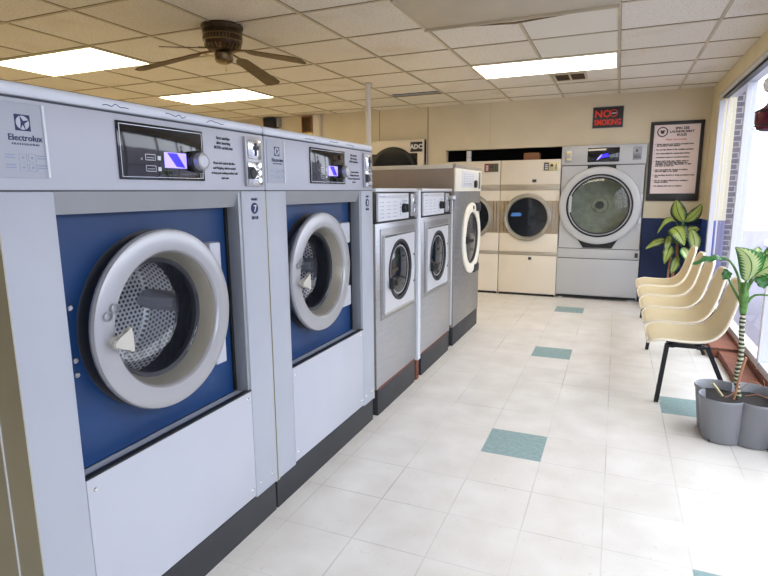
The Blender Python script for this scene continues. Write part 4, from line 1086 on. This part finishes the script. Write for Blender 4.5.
bm = B_(); tube(bm, curve_pts([(.655, 3.36, .215), (.668, 3.35, .34), (.688, 3.35, .46)]), .007, 8); tag(obj('support_cane', bm, 'stick'), 'thin orange-brown cane stuck in the soil beside the banded plant stem', 'cane')
bm = B_(); tube(bm, [(.600, 3.36, .225), (.548, 3.355, .295)], .008, 6); tag(obj('wooden_stick', bm, 'brass'), 'short pale stick leaning inside the left lobe of the grey pot', 'stick')
bm = B_()
tube(bm, curve_pts([(.71, 3.38, .235), (.77, 3.36, .255), (.85, 3.33, .23)]), .0022, 6)
tube(bm, curve_pts([(.70, 3.46, .24), (.75, 3.45, .30), (.80, 3.43, .285), (.79, 3.40, .33)]), .0022, 6)
tube(bm, curve_pts([(.60, 3.30, .24), (.63, 3.31, .255), (.66, 3.33, .285)]), .0018, 6)
obj('dry_stalks', bm, 'stick', pl)

# plant in the corner
cp_ = thing('plant_pot', 'dark pot standing in the navy corner behind the chairs', 'plant pot', (.63, 6.95, 0))
bm = B_(); lathe(bm, [(0, .003), (.11, .003), (.145, .24), (.155, .245), (.155, .27), (.14, .27), (.135, .22), (0, .215)], 'z', (0, 0, 0), 32); obj('pot_body', bm, 'terra', cp_)
bm = B_(); lathe(bm, [(.136, .228), (0, .232)], 'z', (0, 0, 0), 32); obj('soil', bm, 'soil', cp_)
pb = thing('potted_dumb_cane', 'leafy plant with yellow-green variegated leaves in the navy corner below the poster', 'plant', (0, 0, 0))
bm = B_(); tube(bm, curve_pts([(.63, 6.95, .234), (.635, 6.95, .42), (.66, 6.95, .58), (.655, 6.95, .80), (.665, 6.95, .95)]), .016, 10); obj('stem', bm, 'stick', pb)
bm = B_(); tube(bm, curve_pts([(.60, 6.95, .234), (.585, 6.93, .40), (.60, 6.94, .60)]), .012, 8); obj('stem', bm, 'stick', pb)
Y = 6.95
def bl(b, tp, w_, bend=(0, -.05, .03), side=(1, 0, 0), st=None, mat='leaf_shaded'):
    petiole(pb, [st or (.655, Y, .75), ((b[0] + .655) / 2, (b[1] + Y) / 2, (b[2] + .80) / 2), b], (.006, .004))
    leaf(pb, b, tp, w_ * 1.18, bend, side, mat, .18)
bl((.685, 6.90, 1.00), (.600, 6.86, 1.245), .135, (-.02, 0, 0), (1, -.2, .3))
bl((.70, 6.92, 1.00), (.855, 6.90, 1.20), .105, (.02, 0, -.02), (.8, 0, -.5))
bl((.63, 6.90, .98), (.435, 6.86, .86), .07, (0, 0, .10), (0, .6, .8))
bl((.575, 6.82, .93), (.705, 6.74, .745), .165, (0, -.03, .05), (1, .2, .6), mat='leaf_shaded')
bl((.55, 6.88, .79), (.325, 6.82, .69), .085, (0, 0, .03), (.2, .5, .8))
bl((.575, 6.84, .74), (.525, 6.78, .53), .10, (0, -.03, .02), (1, 0, 0))
bl((.56, 6.86, .84), (.53, 6.80, .66), .08, (0, -.02, .02), (1, .3, 0))
bl((.76, 6.84, .92), (.80, 6.76, .66), .13, (.02, -.03, .0), (1, .3, 0))
bl((.69, 6.80, .72), (.78, 6.74, .54), .10, (0, -.02, .02), (1, .2, 0), mat='leaf_bright')
bl((.66, 6.85, .62), (.60, 6.80, .42), .09, (0, -.02, .0), (1, .2, 0))
bl((.72, 6.9, .86), (.86, 6.9, .92), .10, (0, 0, .02), (.1, .5, .8))

# hanging lantern near the window
t = thing('hanging_lantern', 'dark maroon lantern hanging on a thin wire in front of the window', 'lantern', (.93, 4.66, 0))
bm = B_(); tube(bm, curve_pts([(-.03, 0, CZ), (-.035, .02, 2.36), (.0, .02, 2.22), (.005, 0, 2.10)]), .003, 6); obj('wire', bm, 'ink', t)
bm = B_(); lathe(bm, [(0, 2.13), (.03, 2.12), (.055, 2.09), (.062, 2.06), (.05, 2.02), (.02, 2.0), (0, 1.998)], 'z', (0.01, 0, 0), 28); obj('globe', bm, 'frosted', t)
bm = B_(); lathe(bm, [(0, 1.985), (.022, 1.98), (.026, 1.93), (.05, 1.905), (.085, 1.89), (.09, 1.86), (.088, 1.80), (.075, 1.76), (.04, 1.745), (0, 1.742)], 'z', (.01, 0, 0), 32); ln = obj('lantern_body', bm, 'maroon', t)
bm = B_(); lathe(bm, [(.088, 1.885), (.094, 1.88), (.088, 1.875)], 'z', (.01, 0, 0), 32); lathe(bm, [(.086, 1.79), (.092, 1.785), (.085, 1.78)], 'z', (.01, 0, 0), 32); obj('body_band', bm, 'black', ln)
bm = B_(); tube(bm, [(.01, 0, 2.0), (.01, 0, 1.98)], .002, 6); tube(bm, [(.01, 0, 1.745), (.01, 0, 1.68)], .0015, 6); obj('link', bm, 'ink', t)

# ------------------------------------------------------------------ light
w = bpy.data.worlds.new('World'); S.world = w; w.use_nodes = True
nt = w.node_tree; bg = nt.nodes['Background']
bg.inputs[0].default_value = (.90, .94, 1.0, 1); bg.inputs[1].default_value = 4.2
def portal(name, loc, rot, sx, sy):
    l = bpy.data.lights.new(name, 'AREA'); l.shape = 'RECTANGLE'; l.size = sx; l.size_y = sy; l.cycles.is_portal = True
    o = bpy.data.objects.new(name, l); COL.objects.link(o); o.location = loc; o.rotation_euler = rot
portal('window_portal', (1.12, 2.3, 1.2), (0, math.radians(90), 0), 2.3, 9.0)

# ------------------------------------------------------------------ camera
f_px = 544.69; yaw, pitch, roll = math.radians(23.001), math.radians(10.002), math.radians(-.4376)
fw = Vector((-math.sin(yaw) * math.cos(pitch), math.cos(yaw) * math.cos(pitch), -math.sin(pitch)))
r = Vector((math.cos(yaw), math.sin(yaw), 0)); u = r.cross(fw)
r2 = math.cos(roll) * r + math.sin(roll) * u; u2 = -math.sin(roll) * r + math.cos(roll) * u
cam = bpy.data.cameras.new('Camera'); co = bpy.data.objects.new('Camera', cam); COL.objects.link(co)
Mx = Matrix((r2, u2, -fw)).transposed().to_4x4(); Mx.translation = Vector((0, 0, 1.3502)); co.matrix_world = Mx
cam.sensor_fit = 'HORIZONTAL'; cam.sensor_width = 36; cam.lens = 36 * f_px / 768; cam.clip_start = .02
S.camera = co
S.view_settings.view_transform = 'Standard'; S.view_settings.look = 'None'; S.view_settings.gamma = 1; S.view_settings.exposure = 0.22
S.view_settings.use_curve_mapping = False
try:
    S.cycles.use_denoising = True; S.cycles.max_bounces = 10; S.cycles.diffuse_bounces = 5; S.cycles.transparent_max_bounces = 12
    S.cycles.sample_clamp_indirect = 6
except Exception: pass
